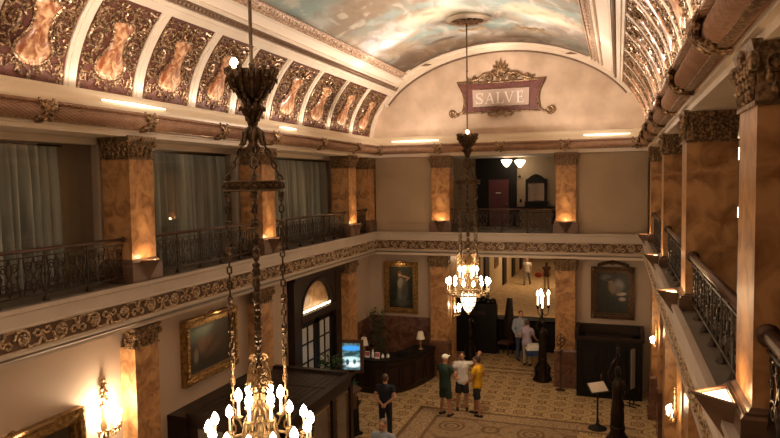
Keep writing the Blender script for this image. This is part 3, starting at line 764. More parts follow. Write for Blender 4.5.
# ------------------------------------------------------------------ chandeliers
def catenary_chain(mb, a, b, link=.085, r=.013):
    a = V(a); b = V(b); L = (b-a).length; n = max(2, int(L/link)); d = (b-a)/L
    u = d.cross(V((0,1,0)) if abs(d.y) < .9 else V((1,0,0))).normalized(); w = d.cross(u)
    for i in range(n):
        c = a+d*L*(i+.5)/n; s = u if i % 2 else w; hl = L/n*.64
        pts = [c+d*hl*cos(k*pi/3)+s*(.026)*sin(k*pi/3) for k in range(6)]
        mb.tube(pts, r*.75, 4, closed=True)
ch = thing('chandelier', 'great bronze chandelier with lit candles hanging near the camera', 'chandelier', (-3.91,6.5,0), math.atan2(6.5,-3.95), 'pair of great candle chandeliers')
MB().tube([(0,0,8.0),(0,0,11.32)], .020, 8).ell((0,0,9.9),.035,8,5).build('rod', 'rod_bronze', ch, True)
wob = lambda k, i: 1+.07*(1 if k % 3 == 0 else -.3)*(1 if i > 2 else .3)
mb = MB().lathe([(.02,7.56),(.04,7.62),(.12,7.70),(.13,7.74),(.08,7.80),(.10,7.86),(.20,7.92),(.29,8.00),(.34,8.08),(.36,8.17),(.31,8.16),(.22,8.06),(.05,8.04)], n=24, wob=wob)
for row, (nn, rr0, rr1, za, zb) in enumerate(((12,.30,.41,8.07,8.20),(11,.24,.40,7.98,8.10),(10,.14,.30,7.88,7.99),(8,.08,.16,7.76,7.86),(8,.07,.20,7.68,7.76),(7,.03,.10,7.56,7.66))):
    for k in range(nn):
        a = 2*pi*(k+.5*(row % 2))/nn; dz = zb-za
        mb.tube([(cos(a)*rr0,sin(a)*rr0,za-dz*.3),(cos(a)*(rr0*.6+rr1*.4),sin(a)*(rr0*.6+rr1*.4),za+dz*.2),(cos(a)*(rr0*.2+rr1*.8),sin(a)*(rr0*.2+rr1*.8),zb),(cos(a)*rr1,sin(a)*rr1,zb-dz*.15),(cos(a)*rr1*1.03,sin(a)*rr1*1.03,zb-dz*.5)], [.03,.055-.006*row,.05-.005*row,.03,.010], 6)
mb.map(lambda x,y,z: (x*.70,y*.70,z))
bowl = mb.build('uplight_bowl', 'chand_metal', ch, True)
mb = MB()
a = R(128); mb.ell((.235*cos(a),.235*sin(a),8.235), (.045,.045,.055), 10, 7)
mb.build('bowl_bulb', 'bulb', bowl, True)
mb = MB().lathe([(.03,7.60),(.07,7.52),(.10,7.46),(.05,7.40),(.05,7.36),(.09,7.30),(.03,7.22)], n=12)
for k in range(8):
    a = k*pi/4; mb.tube([(cos(a)*.03,sin(a)*.03,7.56),(cos(a)*.11,sin(a)*.11,7.48),(cos(a)*.13,sin(a)*.13,7.36),(cos(a)*.16,sin(a)*.16,7.34)], [.012,.022,.016,.008], 5)
mb.build('neck', 'chand_metal', ch, True)
mb = MB(); n = 24; r0, r1 = .31, .335
mb.lathe([(r0,6.83),(r1,6.83),(r1,6.93),(r0,6.93),(r0,6.83)], n=n)
mb.f = [f for f in mb.f if len(f) == 4]
for k in range(24): a = k*pi/12; mb.ell((.34*cos(a),.34*sin(a),6.88), .022, 5, 4)
for zz in (6.83,6.93): mb.tube([(.34*cos(k*pi/16),.34*sin(k*pi/16),zz) for k in range(32)], .010, 5, closed=True)
mb.build('hoop', 'chand_metal', ch)
for k in range(4):
    a = k*pi/2; c, s = cos(a), sin(a); mb = MB()
    catenary_chain(mb, (c*.08,s*.08,7.45), (c*.31,s*.31,6.93), .075)
    z = 6.83; rr = .30
    catenary_chain(mb, (c*rr,s*rr,6.83), (c*.30,s*.30,4.85), .085)
    for zz in (6.75,6.45,6.15,5.55,5.2,4.95):
        mb.lathe([(.012,-.05),(.035,-.03),(.022,0),(.038,.03),(.012,.05)], (c*.30,s*.30,zz), 8)
        mb.ell((c*.30,s*.30,zz), .03, 6, 4)
    mb.build('chain', 'chand_metal', ch)
    mb = MB()
    for q_ in range(3):
        mb.tube([(c*.30-s*x, s*.30+c*x, 4.78+y) for x, y in spiral(.05,.03-.10*q_,.06,.02,1.2,0,10)], .014, 5)
        mb.tube([(c*.30+s*x, s*.30-c*x, 4.78+y) for x, y in spiral(.05,.03-.10*q_,.06,.02,1.2,0,10)], .014, 5)
    catenary_chain(mb, (c*.30,s*.30,4.88), (c*.30,s*.30,3.95), .085)
    mb.build('chain_mount', 'chand_gold', ch)
mb = MB()
for q_ in range(14):                               # middle column of stacked bronze pieces
    z = 7.2-q_*.17; mb.lathe([(.015,0),(.05,-.03),(.035,-.07),(.055,-.10),(.015,-.14)], (0,0,z), 8)
mb.tube([(0,0,7.3),(0,0,3.9)], .016, 6)
mb.build('centre_stem', 'chand_metal', ch, True)
mb = MB().lathe([(.02,4.95),(.06,4.90),(.04,4.82),(.08,4.72),(.11,4.58),(.06,4.48),(.08,4.42),(.04,4.35),(.04,4.0)], n=12)
for k in range(10):
    a = k*pi/5; mb.tube([(cos(a)*.06,sin(a)*.06,4.85),(cos(a)*.11,sin(a)*.11,4.75),(cos(a)*.13,sin(a)*.13,4.60),(cos(a)*.17,sin(a)*.17,4.58)], [.012,.025,.02,.008], 5)
mb.build('crown_urn', 'chand_gold', ch, True)
mb = MB()
for k in range(12):                                # dome cage
    a = k*pi/6
    mb.tube([(cos(a)*r_, sin(a)*r_, z_) for r_, z_ in ((.04,4.36),(.11,4.30),(.17,4.15),(.21,3.92),(.20,3.80))], .016, 5)
mb.tube([(.21*cos(k*pi/12),.21*sin(k*pi/12),3.90) for k in range(24)], .03, 6, closed=True)
mb.tube([(.60*cos(k*pi/16),.60*sin(k*pi/16),3.80) for k in range(32)], .018, 6, closed=True)
mb.build('cage', 'chand_gold', ch, True)
for tier, (nn, rr, zc) in enumerate(((6,.24,4.22),(14,.58,3.88))):
    for k in range(nn):
        a = 2*pi*(k+.5)/nn; c, s = cos(a), sin(a)
        arm = MB().tube([(c*.06,s*.06,zc-.05),(c*rr*.5,s*rr*.5,zc-.16),(c*rr*.85,s*rr*.85,zc-.12),(c*rr,s*rr,zc-.02)], .013, 5)
        arm.lathe([(.012,-.03),(.045,0),(.05,.015),(.015,.03)], (c*rr,s*rr,zc-.01), 8)
        a_ = arm.build('candle_arm', 'chand_gold', ch)
        cd = MB().lathe([(.014,0),(.014,.20)], (c*rr,s*rr,zc+.0), 7).build('candle', 'candle_glow' if tier == 0 else 'candle_white', a_)
        MB().lathe([(.012,.18),(.040,.21),(.048,.25),(.032,.30),(.006,.34)], (c*rr,s*rr,zc), 8).build('flame_bulb', 'bulb', a_, True)
mb = MB().lathe([(.20,3.80),(.215,3.70),(.20,3.55),(.16,3.42),(.09,3.30),(.02,3.26)], n=12)
lt = mb.build('lantern', 'lantern_glass', ch, True)
mb = MB()
for k in range(8):
    a = k*pi/4; mb.tube([(cos(a)*r_*1.04, sin(a)*r_*1.04, z_) for r_, z_ in ((.20,3.82),(.215,3.70),(.20,3.55),(.16,3.42),(.09,3.30),(.02,3.24))], .011, 5)
for z_, r_ in ((3.82,.21),(3.55,.21),(3.42,.165)): mb.tube([(r_*cos(k*pi/10),r_*sin(k*pi/10),z_) for k in range(20)], .013, 5, closed=True)
mb.ell((0,0,3.22),.03,6,4); mb.build('lantern_ribs', 'chand_metal', lt)
far = dup(ch, (-3.92,17.7,0), math.atan2(17.7,-3.92)+R(52), 'distant bronze chandelier with lit candles before the back balcony')
# ceiling rosettes
ros = thing('ceiling_rosette', 'pierced oval plaster rosette where the far chandelier rod meets the mural', 'ceiling rosette', (-3.88,17.7,11.31), 0, 'ceiling rosettes')
MB().lathe([(.44,.02),(.44,-.06),(.49,-.10),(.54,-.09),(.57,-.04),(.60,-.06),(.62,.02)], n=32).build('moulded_ring', 'trim_cream', ros, True)
mb = MB().lathe([(.02,-.01),(.45,-.01),(.45,-.03),(.02,-.03)], n=24)
mb.build('rosette_ground', 'frieze_ground', ros)
mb = MB()
for k in range(12):
    a = k*pi/6; mb.tube([(cos(a)*.08,sin(a)*.08,-.05),(cos(a+.15)*.22,sin(a+.15)*.22,-.09),(cos(a)*.42,sin(a)*.42,-.06)], [.014,.038,.014], 5)
mb.lathe([(.02,0),(.10,-.03),(.08,-.09),(.03,-.12)], n=10); mb.build('leaves', 'guilloche', ros)

# ------------------------------------------------------------------ bright highlights on the ledge, added as emissive strips
t0 = None
ledge_glows = [((XL+.15,8.7,8.33),(XL+.15,10.3,8.33),'added strip of highlight glow on the left ledge above the nearest pillar'),
 ((XL+.16,14.7,8.33),(XL+.16,15.6,8.33),'added strip of highlight glow on the left ledge above the second pillar'),
 ((-7.55,YB-.16,8.33),(-5.85,YB-.16,8.33),'added strip of highlight glow on the back ledge at the left end'),
 ((-1.05,YB-.16,8.33),(.35,YB-.16,8.33),'added strip of highlight glow on the back ledge at the right end')]
for a, b_, lab in ledge_glows:
    tag(MB().tube([a, tuple((p+q_)/2 for p, q_ in zip(a,b_)), b_], [.014,.030,.014], 8).build('ledge_glow_strip', 'ledge_glow', None, True), lab, 'lamp', 'added highlight strips along the cornice ledge')

# ------------------------------------------------------------------ wall pictures
def framed(name, lab, cat, c, w, h, axis, canvas, fw=.14, fd=.09, fmat='gold_frame', crest=False, light=True, label_c=None, grp=None):
    """c: centre on the wall; axis 'x' faces +x (left wall), 'y' faces -y (back wall)"""
    rz = 0 if axis == 'y' else pi/2
    t = thing(name, lab, cat, c, rz, grp)          # local: x right, -y towards hall, z up
    mb = MB()
    for (k, o0, dd) in ((0,0,fd),(1,fw*.3,fd*1.35),(2,fw*.65,fd*.8)):
        o1 = o0+fw*.38
        W2, H2 = w/2-o0, h/2-o0; w2, h2 = w/2-o1, h/2-o1
        mb.box((-W2,-dd,-H2),(-w2,0,H2)); mb.box((w2,-dd,-H2),(W2,0,H2)); mb.box((-w2,-dd,h2),(w2,0,H2)); mb.box((-w2,-dd,-H2),(w2,0,-h2))
    for sx in (-1,1):
        for sz in (-1,1):
            mb.ell((sx*(w/2-fw*.5),-fd*1.2,sz*(h/2-fw*.5)), (fw*.5,.05,fw*.5), 8, 5)
            for k in range(5): mb.ell((sx*(w/2-fw*.5-.12*k),-fd*1.3,sz*(h/2-fw*.4)), (.045,.03,.035), 6, 4); mb.ell((sx*(w/2-fw*.4),-fd*1.3,sz*(h/2-fw*.5-.12*k)), (.035,.03,.045), 6, 4)
    if crest:
        for k in range(-5,6): mb.ell((k*.085,-.06,h/2+.05+.10*cos(k*.3)), (.06,.05,.06+.04*(k==0)), 6, 4)
    mb.build('frame', fmat, t)
    o = MB().box((-w/2+fw*.9,-.03,-h/2+fw*.9),(w/2-fw*.9,-.01,h/2-fw*.9)).build('canvas' if cat != 'mirror' else 'mirror_glass', canvas, t)
    if light:
        MB().tube([(-w*.22,-.24,h/2+.02),(w*.22,-.24,h/2+.02)], .028, 8).tube([(0,-.24,h/2+.03),(0,-.10,h/2+.07),(0,0,h/2)], .012, 6).build('picture_light', 'chand_gold', t)
    return t
picture('pic_land', (.02,.016,.010), (.06,.035,.018), [(-.40,.40,.55,.26,0,(.10,.15,.12),.6),(-.1,.46,.5,.12,.2,(.14,.17,.13),.6),(.50,.15,.45,.45,.3,(.045,.028,.012),.5),(-.28,.06,.16,.20,.3,(.15,.085,.05),.6),(-.50,-.16,.08,.16,0,(.20,.16,.11),.5),(-.05,.08,.18,.10,.5,(.12,.06,.03),.6),(.15,-.12,.35,.10,.4,(.09,.05,.025),.6),(-.05,-.45,.8,.15,0,(.03,.025,.015),.5)], 7)
picture('pic_lady', (.012,.015,.010), (.03,.03,.02), [(.04,-.20,.17,.44,-.08,(.16,.16,.13),.5),(-.02,.14,.11,.20,0,(.30,.26,.19),.45),(-.06,.46,.055,.075,0,(.42,.24,.13),.3),(-.06,.54,.075,.045,0,(.12,.05,.02),.4),(.12,.40,.17,.032,-.25,(.38,.23,.14),.35),(.24,.30,.12,.030,.75,(.36,.22,.13),.35),(.05,-.55,.24,.12,0,(.08,.08,.06),.5),(.12,-.1,.12,.35,-.1,(.07,.07,.06),.6)], 6)
picture('pic_dark', (.008,.011,.010), (.018,.022,.018), [(-.20,.50,.16,.10,0,(.10,.11,.09),.6),(-.06,.36,.07,.085,.3,(.26,.15,.09),.35),(.0,.16,.12,.20,.3,(.22,.15,.09),.5),(.20,.28,.13,.17,.4,(.24,.22,.21),.6),(.27,-.03,.15,.055,.1,(.50,.40,.36),.3),(.30,-.20,.10,.06,0,(.42,.32,.30),.4),(-.10,.44,.09,.05,0,(.02,.012,.008),.4),(.18,.10,.10,.12,0,(.14,.12,.12),.6)], 6)
picture('pic_left', (.02,.02,.015), (.07,.05,.03), [(0,.1,.6,.3,0,(.12,.10,.07),.5)])
framed('oil_painting', 'gilt framed dark landscape painting lit from above on the left wall', 'painting', (-8.7,12.33,3.32), 2.0, 1.42, 'x', 'pic_land', .19, .12)
framed('oil_painting', 'tall gilt framed portrait of a standing lady in pale gown', 'painting', (-7.46,22.45,3.07), 1.28, 1.88, 'y', 'pic_lady', .18, .11)
framed('oil_painting', 'ornate dark framed painting above the dark cabinet on the right', 'painting', (-.15,22.45,3.18), 1.36, 1.72, 'y', 'pic_dark', .19, .11, mat('old_gilt', (.03,.015,.008), .4, .5, c2=(.13,.07,.03), scale=20), True, False)
framed('oil_painting', 'carved gilt frame cut off at the bottom left corner', 'painting', (-8.7,7.2,2.35), 2.75, 1.62, 'x', 'pic_left', .22, .14, 'gold_frame', False, True)

# ------------------------------------------------------------------ wall sconces
sc = thing('wall_sconce', 'x', 'sconce', (-8.7,9.1,2.6), 0, 'electric candle wall sconces')   # local +x to hall
mb = MB().lathe([(.02,-.25),(.07,-.12),(.05,0),(.08,.10),(.04,.22),(.05,.34),(.02,.45)], (.04,0,0), 10)
for k in range(6): mb.ell((.06,.05*(-1)**k,.30+.08*k), (.03,.05,.045), 6, 4)
mb.tube([(.05,y,.62+z) for y, z in spiral(0,0,.07,.02,1.2,0,10)], .014, 5)
mb.tube([(.05,0,.2),(.05,0,.80)], .018, 6); mb.ell((.05,0,.85), .04, 6, 5)
for s in (-1,1): mb.ell((.05,s*.05,.76),.03,6,4)
mb.build('backplate', 'chand_gold', sc, True)
for k, (dy, dx) in enumerate(((-.26,.16),(-.13,.24),(0,.28),(.13,.24),(.26,.16))):
    a_ = MB().tube([(.04,0,-.05),(dx*.6,dy*.6,-.15),(dx,dy,-.10),(dx,dy,0)], .014, 5).lathe([(.01,-.03),(.045,0),(.045,.02),(.012,.03)], (dx,dy,0), 8).build('arm', 'chand_gold', sc)
    MB().lathe([(.014,.02),(.014,.16)], (dx,dy,0), 7).build('candle', 'candle_glow', a_)
    MB().lathe([(.012,.15),(.032,.18),(.036,.21),(.022,.25),(.004,.28)], (dx,dy,0), 8).build('flame_bulb', 'bulb', a_, True)
sc['label'] = 'blazing gilt wall sconce on the left wall between picture frame and pilaster'
SCON = [(-8.50,9.05,2.95,130)]
for y_ in (12.5,18.6):
    t = thing('marble_pier', 'marble wall pier under the right balcony behind the %s sconce' % ('larger' if y_ < 15 else 'smaller'), 'pier', (1.05,y_,0), pi, 'marble wall piers')
    MB().box((-.22,-.5,1.3),(0,.5,4.25)).build('shaft', 'marble', t); MB().box((-.22,-.54,0),(.03,.54,1.3)).build('base', 'marble_dark', t)
dup(sc, (1.02,12.5,2.65), pi, 'larger glowing sconce under the right balcony, nearer of two', scale=(.6,.6,.6)); SCON.append((.80,12.5,2.95,34))
dup(sc, (1.02,18.6,2.5), pi, 'smaller glowing sconce under the right balcony, farther of two', scale=(.6,.6,.6)); SCON.append((.80,18.6,2.8,28))
dup(sc, (-5.62,22.75,2.2), 0, 'lit sconce on the passage jamb behind the far chandelier'); SCON.append((-5.25,22.8,2.5,14))

# ------------------------------------------------------------------ arched door on the left wall
dy0, dy1, dcz = 16.05, 19.3, 0
mb = MB(); X = -8.7
mb.box((X,dy0,0),(X+.22,dy0+.42,4.25)); mb.box((X,dy1-.42,0),(X+.22,dy1,4.25))
yc, ra, zs = 17.62, 1.05, 3.12
arch = [(dy0+.42,4.0)]+[(yc-ra*cos(pi*i/16), zs+.86*sin(pi*i/16)) for i in range(17)]+[(dy1-.42,4.0)]
poly = [(dy0+.42,zs)]+[(yc-ra*cos(pi*i/16), zs+.86*sin(pi*i/16)) for i in range(17)]+[(dy1-.42,zs),(dy1-.42,4.25),(dy0+.42,4.25)]
m2 = MB().prism(poly, X, X+.20); m2.map(lambda a, b, c: (c, a, b)); mb.add(m2.v, m2.f)
mb.box((X,dy0+.42,zs-.22),(X+.24,dy1-.42,zs)); mb.box((X,dy0-.06,4.16),(X+.30,dy1+.06,4.28))
mb.tube([(X+.21, yc-(ra+.07)*cos(pi*i/16), zs+.93*sin(pi*i/16)) for i in range(17)], .04, 6)
dr = struct(mb.build('door_1', 'dark_wood'))
mb = MB(); fan = [(yc-ra*cos(pi*i/16), zs+.86*sin(pi*i/16)) for i in range(17)]
m2 = MB().prism(fan, X+.02, X+.05); m2.map(lambda a, b, c: (c, a, b)); mb.add(m2.v, m2.f)
mat('fan_glass', (.35,.20,.10), .25, c2=(.55,.36,.2), scale=5); mb.build('fanlight', 'fan_glass', dr)
mb = MB()
for k in range(16): mb.ell((X+.17, yc-.88+k*.118, zs+.06+.015*(k % 2)), (.03,.045,.04), 6, 4)
tag(mb.build('festoon_lights', 'fan_light', None, True), 'row of small warm lights along the sill of the arched fanlight', 'string lights')
for s in (0,1):
    y0 = dy0+.46+s*((dy1-dy0-.92)/2); y1 = y0+(dy1-dy0-.92)/2-.02
    mb = MB().box((X+.04,y0,0),(X+.12,y0+.18,zs-.22)); mb.box((X+.04,y1-.18,0),(X+.12,y1,zs-.22)); mb.box((X+.04,y0,0),(X+.12,y1,.6)); mb.box((X+.04,y0,zs-.42),(X+.12,y1,zs-.22))
    ym = (y0+y1)/2; mb.box((X+.05,ym-.025,.5),(X+.11,ym+.025,zs-.3))
    for z in (1.1,1.65,2.2): mb.box((X+.05,y0+.1,z-.02),(X+.11,y1-.1,z+.02))
    d_ = mb.build('door_leaf', 'black_wood', dr)
    mat('bright_glass', (.5,.5,.48), .3) if 'bright_glass' not in M else None
    MB().box((X+.06,y0+.1,.55),(X+.08,y1-.1,zs-.35)).build('glass', 'bright_glass', d_)
    MB().ell((X+.16,(y1-.06 if s == 0 else y0+.06),1.05), .035, 8, 5).build('door_knob', 'chand_gold', d_)

# ------------------------------------------------------------------ dark entrance vestibule with slatted roof
t = thing('entrance_vestibule', 'dark wood vestibule with slatted roof projecting from the left wall', 'vestibule', (0,0,0))
vx0, vx1, vy0, vy1, vz = -8.25, -6.1, 10.9, 14.5, 2.26
struct(MB().box((-8.7,10.84,0),(-8.25,13.9,2.2)).build('trim_52', 'dark_wood'))
mb = MB()
mb.box((vx0,vy0,1.98),(vx1,vy0+.12,vz-.02)); mb.box((vx1-.12,vy0,1.98),(vx1,vy1,vz-.02)); mb.box((vx0,vy1-.12,1.98),(vx1,vy1,vz-.02))
mb.box((vx0,vy0-.06,vz-.05),(vx1+.06,vy0+.10,vz+.02)); mb.box((vx1-.10,vy0,vz-.05),(vx1+.06,vy1+.06,vz+.02)); mb.box((vx0,vy1-.10,vz-.05),(vx1,vy1+.06,vz+.02))
for x in (vx0+.05,-7.4,vx1-.16): mb.box((x,vy0,0),(x+.16,vy0+.14,2.0))
for y in (vy0,12.1,13.3,vy1-.16): mb.box((vx1-.14,y,0),(vx1,y+.16,2.0))
mb.box((vx0,vy0+.02,0),(vx1,vy0+.10,.55)); mb.box((vx1-.12,vy0,0),(vx1-.04,vy1,.55))
mb.build('frame', 'dark_wood', t)
mb = MB()
MB().box((vx0,vy0+.1,2.05),(vx1-.1,vy1-.1,2.12)).build('roof_deck', 'black_wood', t)
n = 13
for i in range(n):
    x = vx0+.05+(vx1-vx0-.3)*i/(n-1); mb.box((x,vy0+.1,2.12),(x+.14,vy1-.1,2.22))
for y in (vy0+1.2,vy0+2.4): mb.box((vx0,y,2.12),(vx1-.1,y+.08,2.23))
mb.build('roof_slats', 'slate', t)
mat('vest_glass', (.22,.19,.16), .15, .3, c2=(.18,.15,.12), scale=3)
for a, b_ in (((-8.05,vy0+.04,.55),(-7.45,vy0+.07,1.95)),((-7.2,vy0+.04,.55),(-6.3,vy0+.07,1.95))): MB().box(a, b_).build('glass_pane', 'vest_glass', t)
for y0_, y1_ in ((11.1,12.05),(12.3,13.25),(13.5,14.3)):
    p = MB().box((vx1-.10,y0_,.55),(vx1-.05,y1_,1.95)).build('glass_pane', 'vest_glass', t)
    MB().tube([(vx1-.03,y0_+.08,.65),(vx1-.03,y1_-.08,.65),(vx1-.03,y1_-.08,1.88),(vx1-.03,y0_+.08,1.88)], .018, 4, closed=True).build('bead_moulding', 'gold_frame', p)

# ------------------------------------------------------------------ reception desk and what stands on it
t = thing('reception_desk', 'dark panelled wooden reception desk curving round the corner', 'desk', (0,0,0))
path = [(-8.2,19.70),(-7.95,19.62),(-7.5,19.55),(-7.05,19.62),(-6.68,19.95),(-6.42,20.45),(-6.22,21.1),(-6.08,21.9)]
inn = [(-8.2,20.5),(-7.95,20.42),(-7.55,20.38),(-7.35,20.45),(-7.22,20.65),(-7.08,20.95),(-6.95,21.3),(-6.85,21.9)]
mb = MB().prism(path+inn[::-1], 0, 1.06); mb.build('body', 'dark_wood', t)
def off(p, c, k): return (c[0]+(p[0]-c[0])*k, c[1]+(p[1]-c[1])*k)
o2 = [(x+.05*(1 if i > 3 else 0), y-.06*(1 if i < 6 else 0)) for i, (x, y) in enumerate(path)]
MB().prism(o2+inn[::-1], 1.06, 1.12).build('countertop', 'black_wood', t)
for i in range(7):
    a = V((*path[i],0)); b_ = V((*path[i+1],0)); d = (b_-a); n_ = V((d.y,-d.x,0)).normalized()*.02
    p0 = a+d*.12+n_; p1 = a+d*.88+n_
    MB().tube([(p0.x,p0.y,.2),(p1.x,p1.y,.2),(p1.x,p1.y,.9),(p0.x,p0.y,.9)], .02, 4, closed=True).build('panel_moulding', 'dark_wood', t)
def table_lamp(x, y, z, lab, s=1):
    t = thing('table_lamp', lab, 'lamp', (x,y,z), 0, 'white shaded lamps on the reception desk'); t.scale = (s,s,s)
    MB().lathe([(.09,0),(.09,.02),(.03,.04),(.02,.12),(.05,.2),(.02,.27),(.015,.40)], n=14).build('stem', 'chand_gold', t, True)
    MB().lathe([(.15,.36),(.145,.37),(.085,.62),(.08,.62)], n=20).build('lamp_shade', 'shade', t, True)
table_lamp(-7.99,20.0,1.12,'white shaded table lamp at the left end of the desk'); table_lamp(-6.42,21.35,1.12,'white shaded table lamp at the right end of the desk')
items = [(-7.95,20.05,'pink'),(-7.72,19.95,'white'),(-7.58,20.0,'pink'),(-7.40,20.02,'white'),(-7.25,20.1,'white')]
nm = ['pink leaflet holder next to the left desk lamp','tall white bottle between leaflet holders on the desk','rose coloured leaflet holder in the middle of the desk clutter','white jar on the desk, second from the right of the clutter','white jar on the desk at the right of the clutter']
for i, (x, y, mt) in enumerate(items):
    if mt == 'pink':
        t = thing('leaflet_holder', nm[i], 'leaflet holder', (x+.14,y-.22,1.12))
        MB().box((-.08,-.03,0),(.08,.04,.06)).box((-.08,.03,0),(.08,.04,.2)).build('stand', 'white', t); MB().box((-.065,0,.01),(.065,.025,.18)).build('leaflets', 'pink', t)
    else:
        t = thing('jar', nm[i], 'jar', (x+.1,y-.1,1.12)); hh = .26 if i == 1 else .13
        MB().lathe([(.045,0),(.05,.02),(.05,hh*.6),(.025,hh*.75),(.022,hh)], n=12).build('body', 'white', t, True); MB().lathe([(.027,hh),(.027,hh+.02)], n=10).build('lid', 'chand_gold', t)
tag(MB().prism([(-7.0,20.35),(-6.75,20.15),(-6.45,20.8),(-6.75,20.95)],1.12,1.16).prism([(-6.98,20.4),(-6.85,20.3),(-6.65,20.75),(-6.78,20.85)],1.16,1.20).build('blotter', 'black_wood'), 'black desk blotter lying on the curved part of the desk', 'blotter')
# corner plant with bare branches
def plant(x, y, z, lab, h, rad, nleaf, seed, branches=0, pot=.2, leaf=.16):
    t = thing('potted_plant', lab, 'plant', (x,y,z)); rr = random.Random(seed)
    MB().lathe([(pot*.7,0),(pot,.3),(pot*1.05,.36),(pot*.8,.36)], n=16).build('pot', 'black_wood', t, True)
    mb = MB()
    for k in range(nleaf):
        a = rr.uniform(0,6.28); r = rad*rr.uniform(.3,1); zz = .4+(h-.4)*rr.uniform(0,1); L = leaf*rr.uniform(.7,1.3)
        c = V((cos(a)*r*.6, sin(a)*r*.6, zz)); d = V((cos(a), sin(a), rr.uniform(-.4,.8))).normalized(); s = d.cross(V((0,0,1))).normalized()*L*.25
        mb.add([c, c+d*L*.5+s, c+d*L, c+d*L*.5-s, c+d*L*.5+V((0,0,.02))], [(0,1,4),(1,2,4),(2,3,4),(3,0,4)])
    mb.build('foliage', 'foliage', t)
    if branches:
        mb = MB()
        for k in range(branches):
            a = rr.uniform(0,6.28); p = [V((0,0,.5))]
            for j in range(5): p.append(p[-1]+V((cos(a)*.07+rr.uniform(-.05,.05), sin(a)*.07, h*.16)))
            mb.tube(p, [.012,.011,.009,.007,.005,.003], 4)
            for j in (3,4): mb.tube([p[j], p[j]+V((rr.uniform(-.15,.15),rr.uniform(-.1,.1),.2))], .004, 4)
        mb.build('bare_branches', 'branch', t)
    return t
plant(-8.15,21.7,0,'dark potted plant with bare branches in the left back corner',2.35,.35,260,5,9,.25)
plant(-8.0,17.35,0,'leafy potted plant standing by the arched door beside the screen',1.75,.45,240,6,0,.24,.22)
plant(-7.35,16.9,0,'low leafy plant between the screen and the dark podium',1.25,.30,140,8,0,.2,.2)

# ------------------------------------------------------------------ lit screen, podium, lectern, stand
picture('screen_pic', (.01,.03,.04), (.10,.20,.22), [(0,.26,.30,.08,0,(.05,.30,.75),.4),(-.02,.08,.22,.05,.1,(.02,.05,.05),.4),(0,-.08,.26,.07,0,(.55,.80,.85),.5),(.05,-.25,.24,.09,0,(.75,.88,.90),.5),(-.12,-.18,.05,.10,0,(.02,.06,.08),.4),(.10,-.16,.05,.08,0,(.04,.09,.10),.4)], 9, .2, 1.3)
t = thing('display_screen', 'lit picture screen in a wooden frame between door and desk', 'screen', (-7.82,18.5,0), R(12))
mb = MB()
for a, b_ in (((-.38,-.04,.98),(-.28,.04,2.02)),((.28,-.04,.98),(.38,.04,2.02)),((-.38,-.04,1.92),(.38,.04,2.02)),((-.38,-.04,.98),(.38,.04,1.08))): mb.box(a, b_)
mb.build('frame', mat('mid_wood', (.10,.05,.025), .4), t); o = MB().box((-.28,-.015,-.42),(.28,.015,.42)).build('screen', 'screen_pic', t); o.location = (0,0,1.5)
MB().box((-.05,.04,.03),(.05,.12,1.5)).box((-.25,-.2,0),(.25,.25,.04)).build('stand', 'black_wood', t)
t = thing('podium', 'dark wooden podium with sloping top beside the vestibule', 'podium', (-7.0,16.2,0), R(-30))
MB().frustum((0,0),.26,.22,.06,.24,.20,1.05).box((-.32,-.28,0),(.32,.28,.07)).build('body', 'black_wood', t)
mb = MB().add([(-.32,-.28,1.05),(.32,-.28,1.05),(.32,.28,1.25),(-.32,.28,1.25),(-.32,-.28,1.10),(.32,-.28,1.10),(.32,.28,1.30),(-.32,.28,1.30),],[(0,3,2,1),(4,5,6,7),(0,1,5,4),(1,2,6,5),(2,3,7,6),(3,0,4,7)]); mb.build('sloping_top', 'mid_wood', t)
MB().box((.25,-.12,.75),(.29,.12,1.12)).build('side_shelf', 'mid_wood', t)

t = thing('sign_lectern', 'black pedestal holding a white lit notice, right foreground of the carpet', 'sign stand', (-.50,18.6,0), R(38))
MB().lathe([(.26,0),(.25,.03),(.10,.08),(.04,.16),(.025,.3),(.025,1.12)], n=18).build('pedestal', 'black_wood', t, True)
mb = MB().box((-.29,-.17,-.02),(.29,.17,.0)); o = mb.build('reading_desk', 'black_wood', t); o.location = (0,0,1.16); o.rotation_euler = (R(42),0,0)
o = MB().box((-.26,-.15,.0),(.26,.15,.012)).build('notice_sheet', mat('notice', (.40,.34,.29), .5), t); o.location = (0,0,1.17); o.rotation_euler = (R(42),0,0)
o2_ = MB()
for k in range(5): o2_.box((-.24,-.13+k*.055,.0125),(.20-.04*(k % 2),-.122+k*.055,.0135))
o = o2_.build('printed_lines', mat('ink', (.35,.22,.16), .7), t); o.location = (0,0,1.17); o.rotation_euler = (R(42),0,0)
MB().tube([(.22,.15,1.2),(.26,.2,1.42),(.20,.10,1.50),(.10,0,1.46)], .012, 6).build('reading_lamp', 'iron', t)

t = thing('wire_stand', 'thin dark stand with hanging ornament by the back right pilaster', 'stand', (-1.75,21.75,0))
MB().lathe([(.17,0),(.17,.02),(.03,.05),(.014,.1),(.014,1.85)], n=12).build('post', 'iron', t)
mb = MB().tube([(.12*sin(k*pi/8),0,1.65+.22*cos(k*pi/8)) for k in range(16)], .012, 5, closed=True)
for k in range(14): mb.ell((.05*sin(k*2.1),.02*cos(k),1.15+.045*k), (.03,.02,.03), 6, 4)
mb.build('hanging_ornament', 'statue', t)

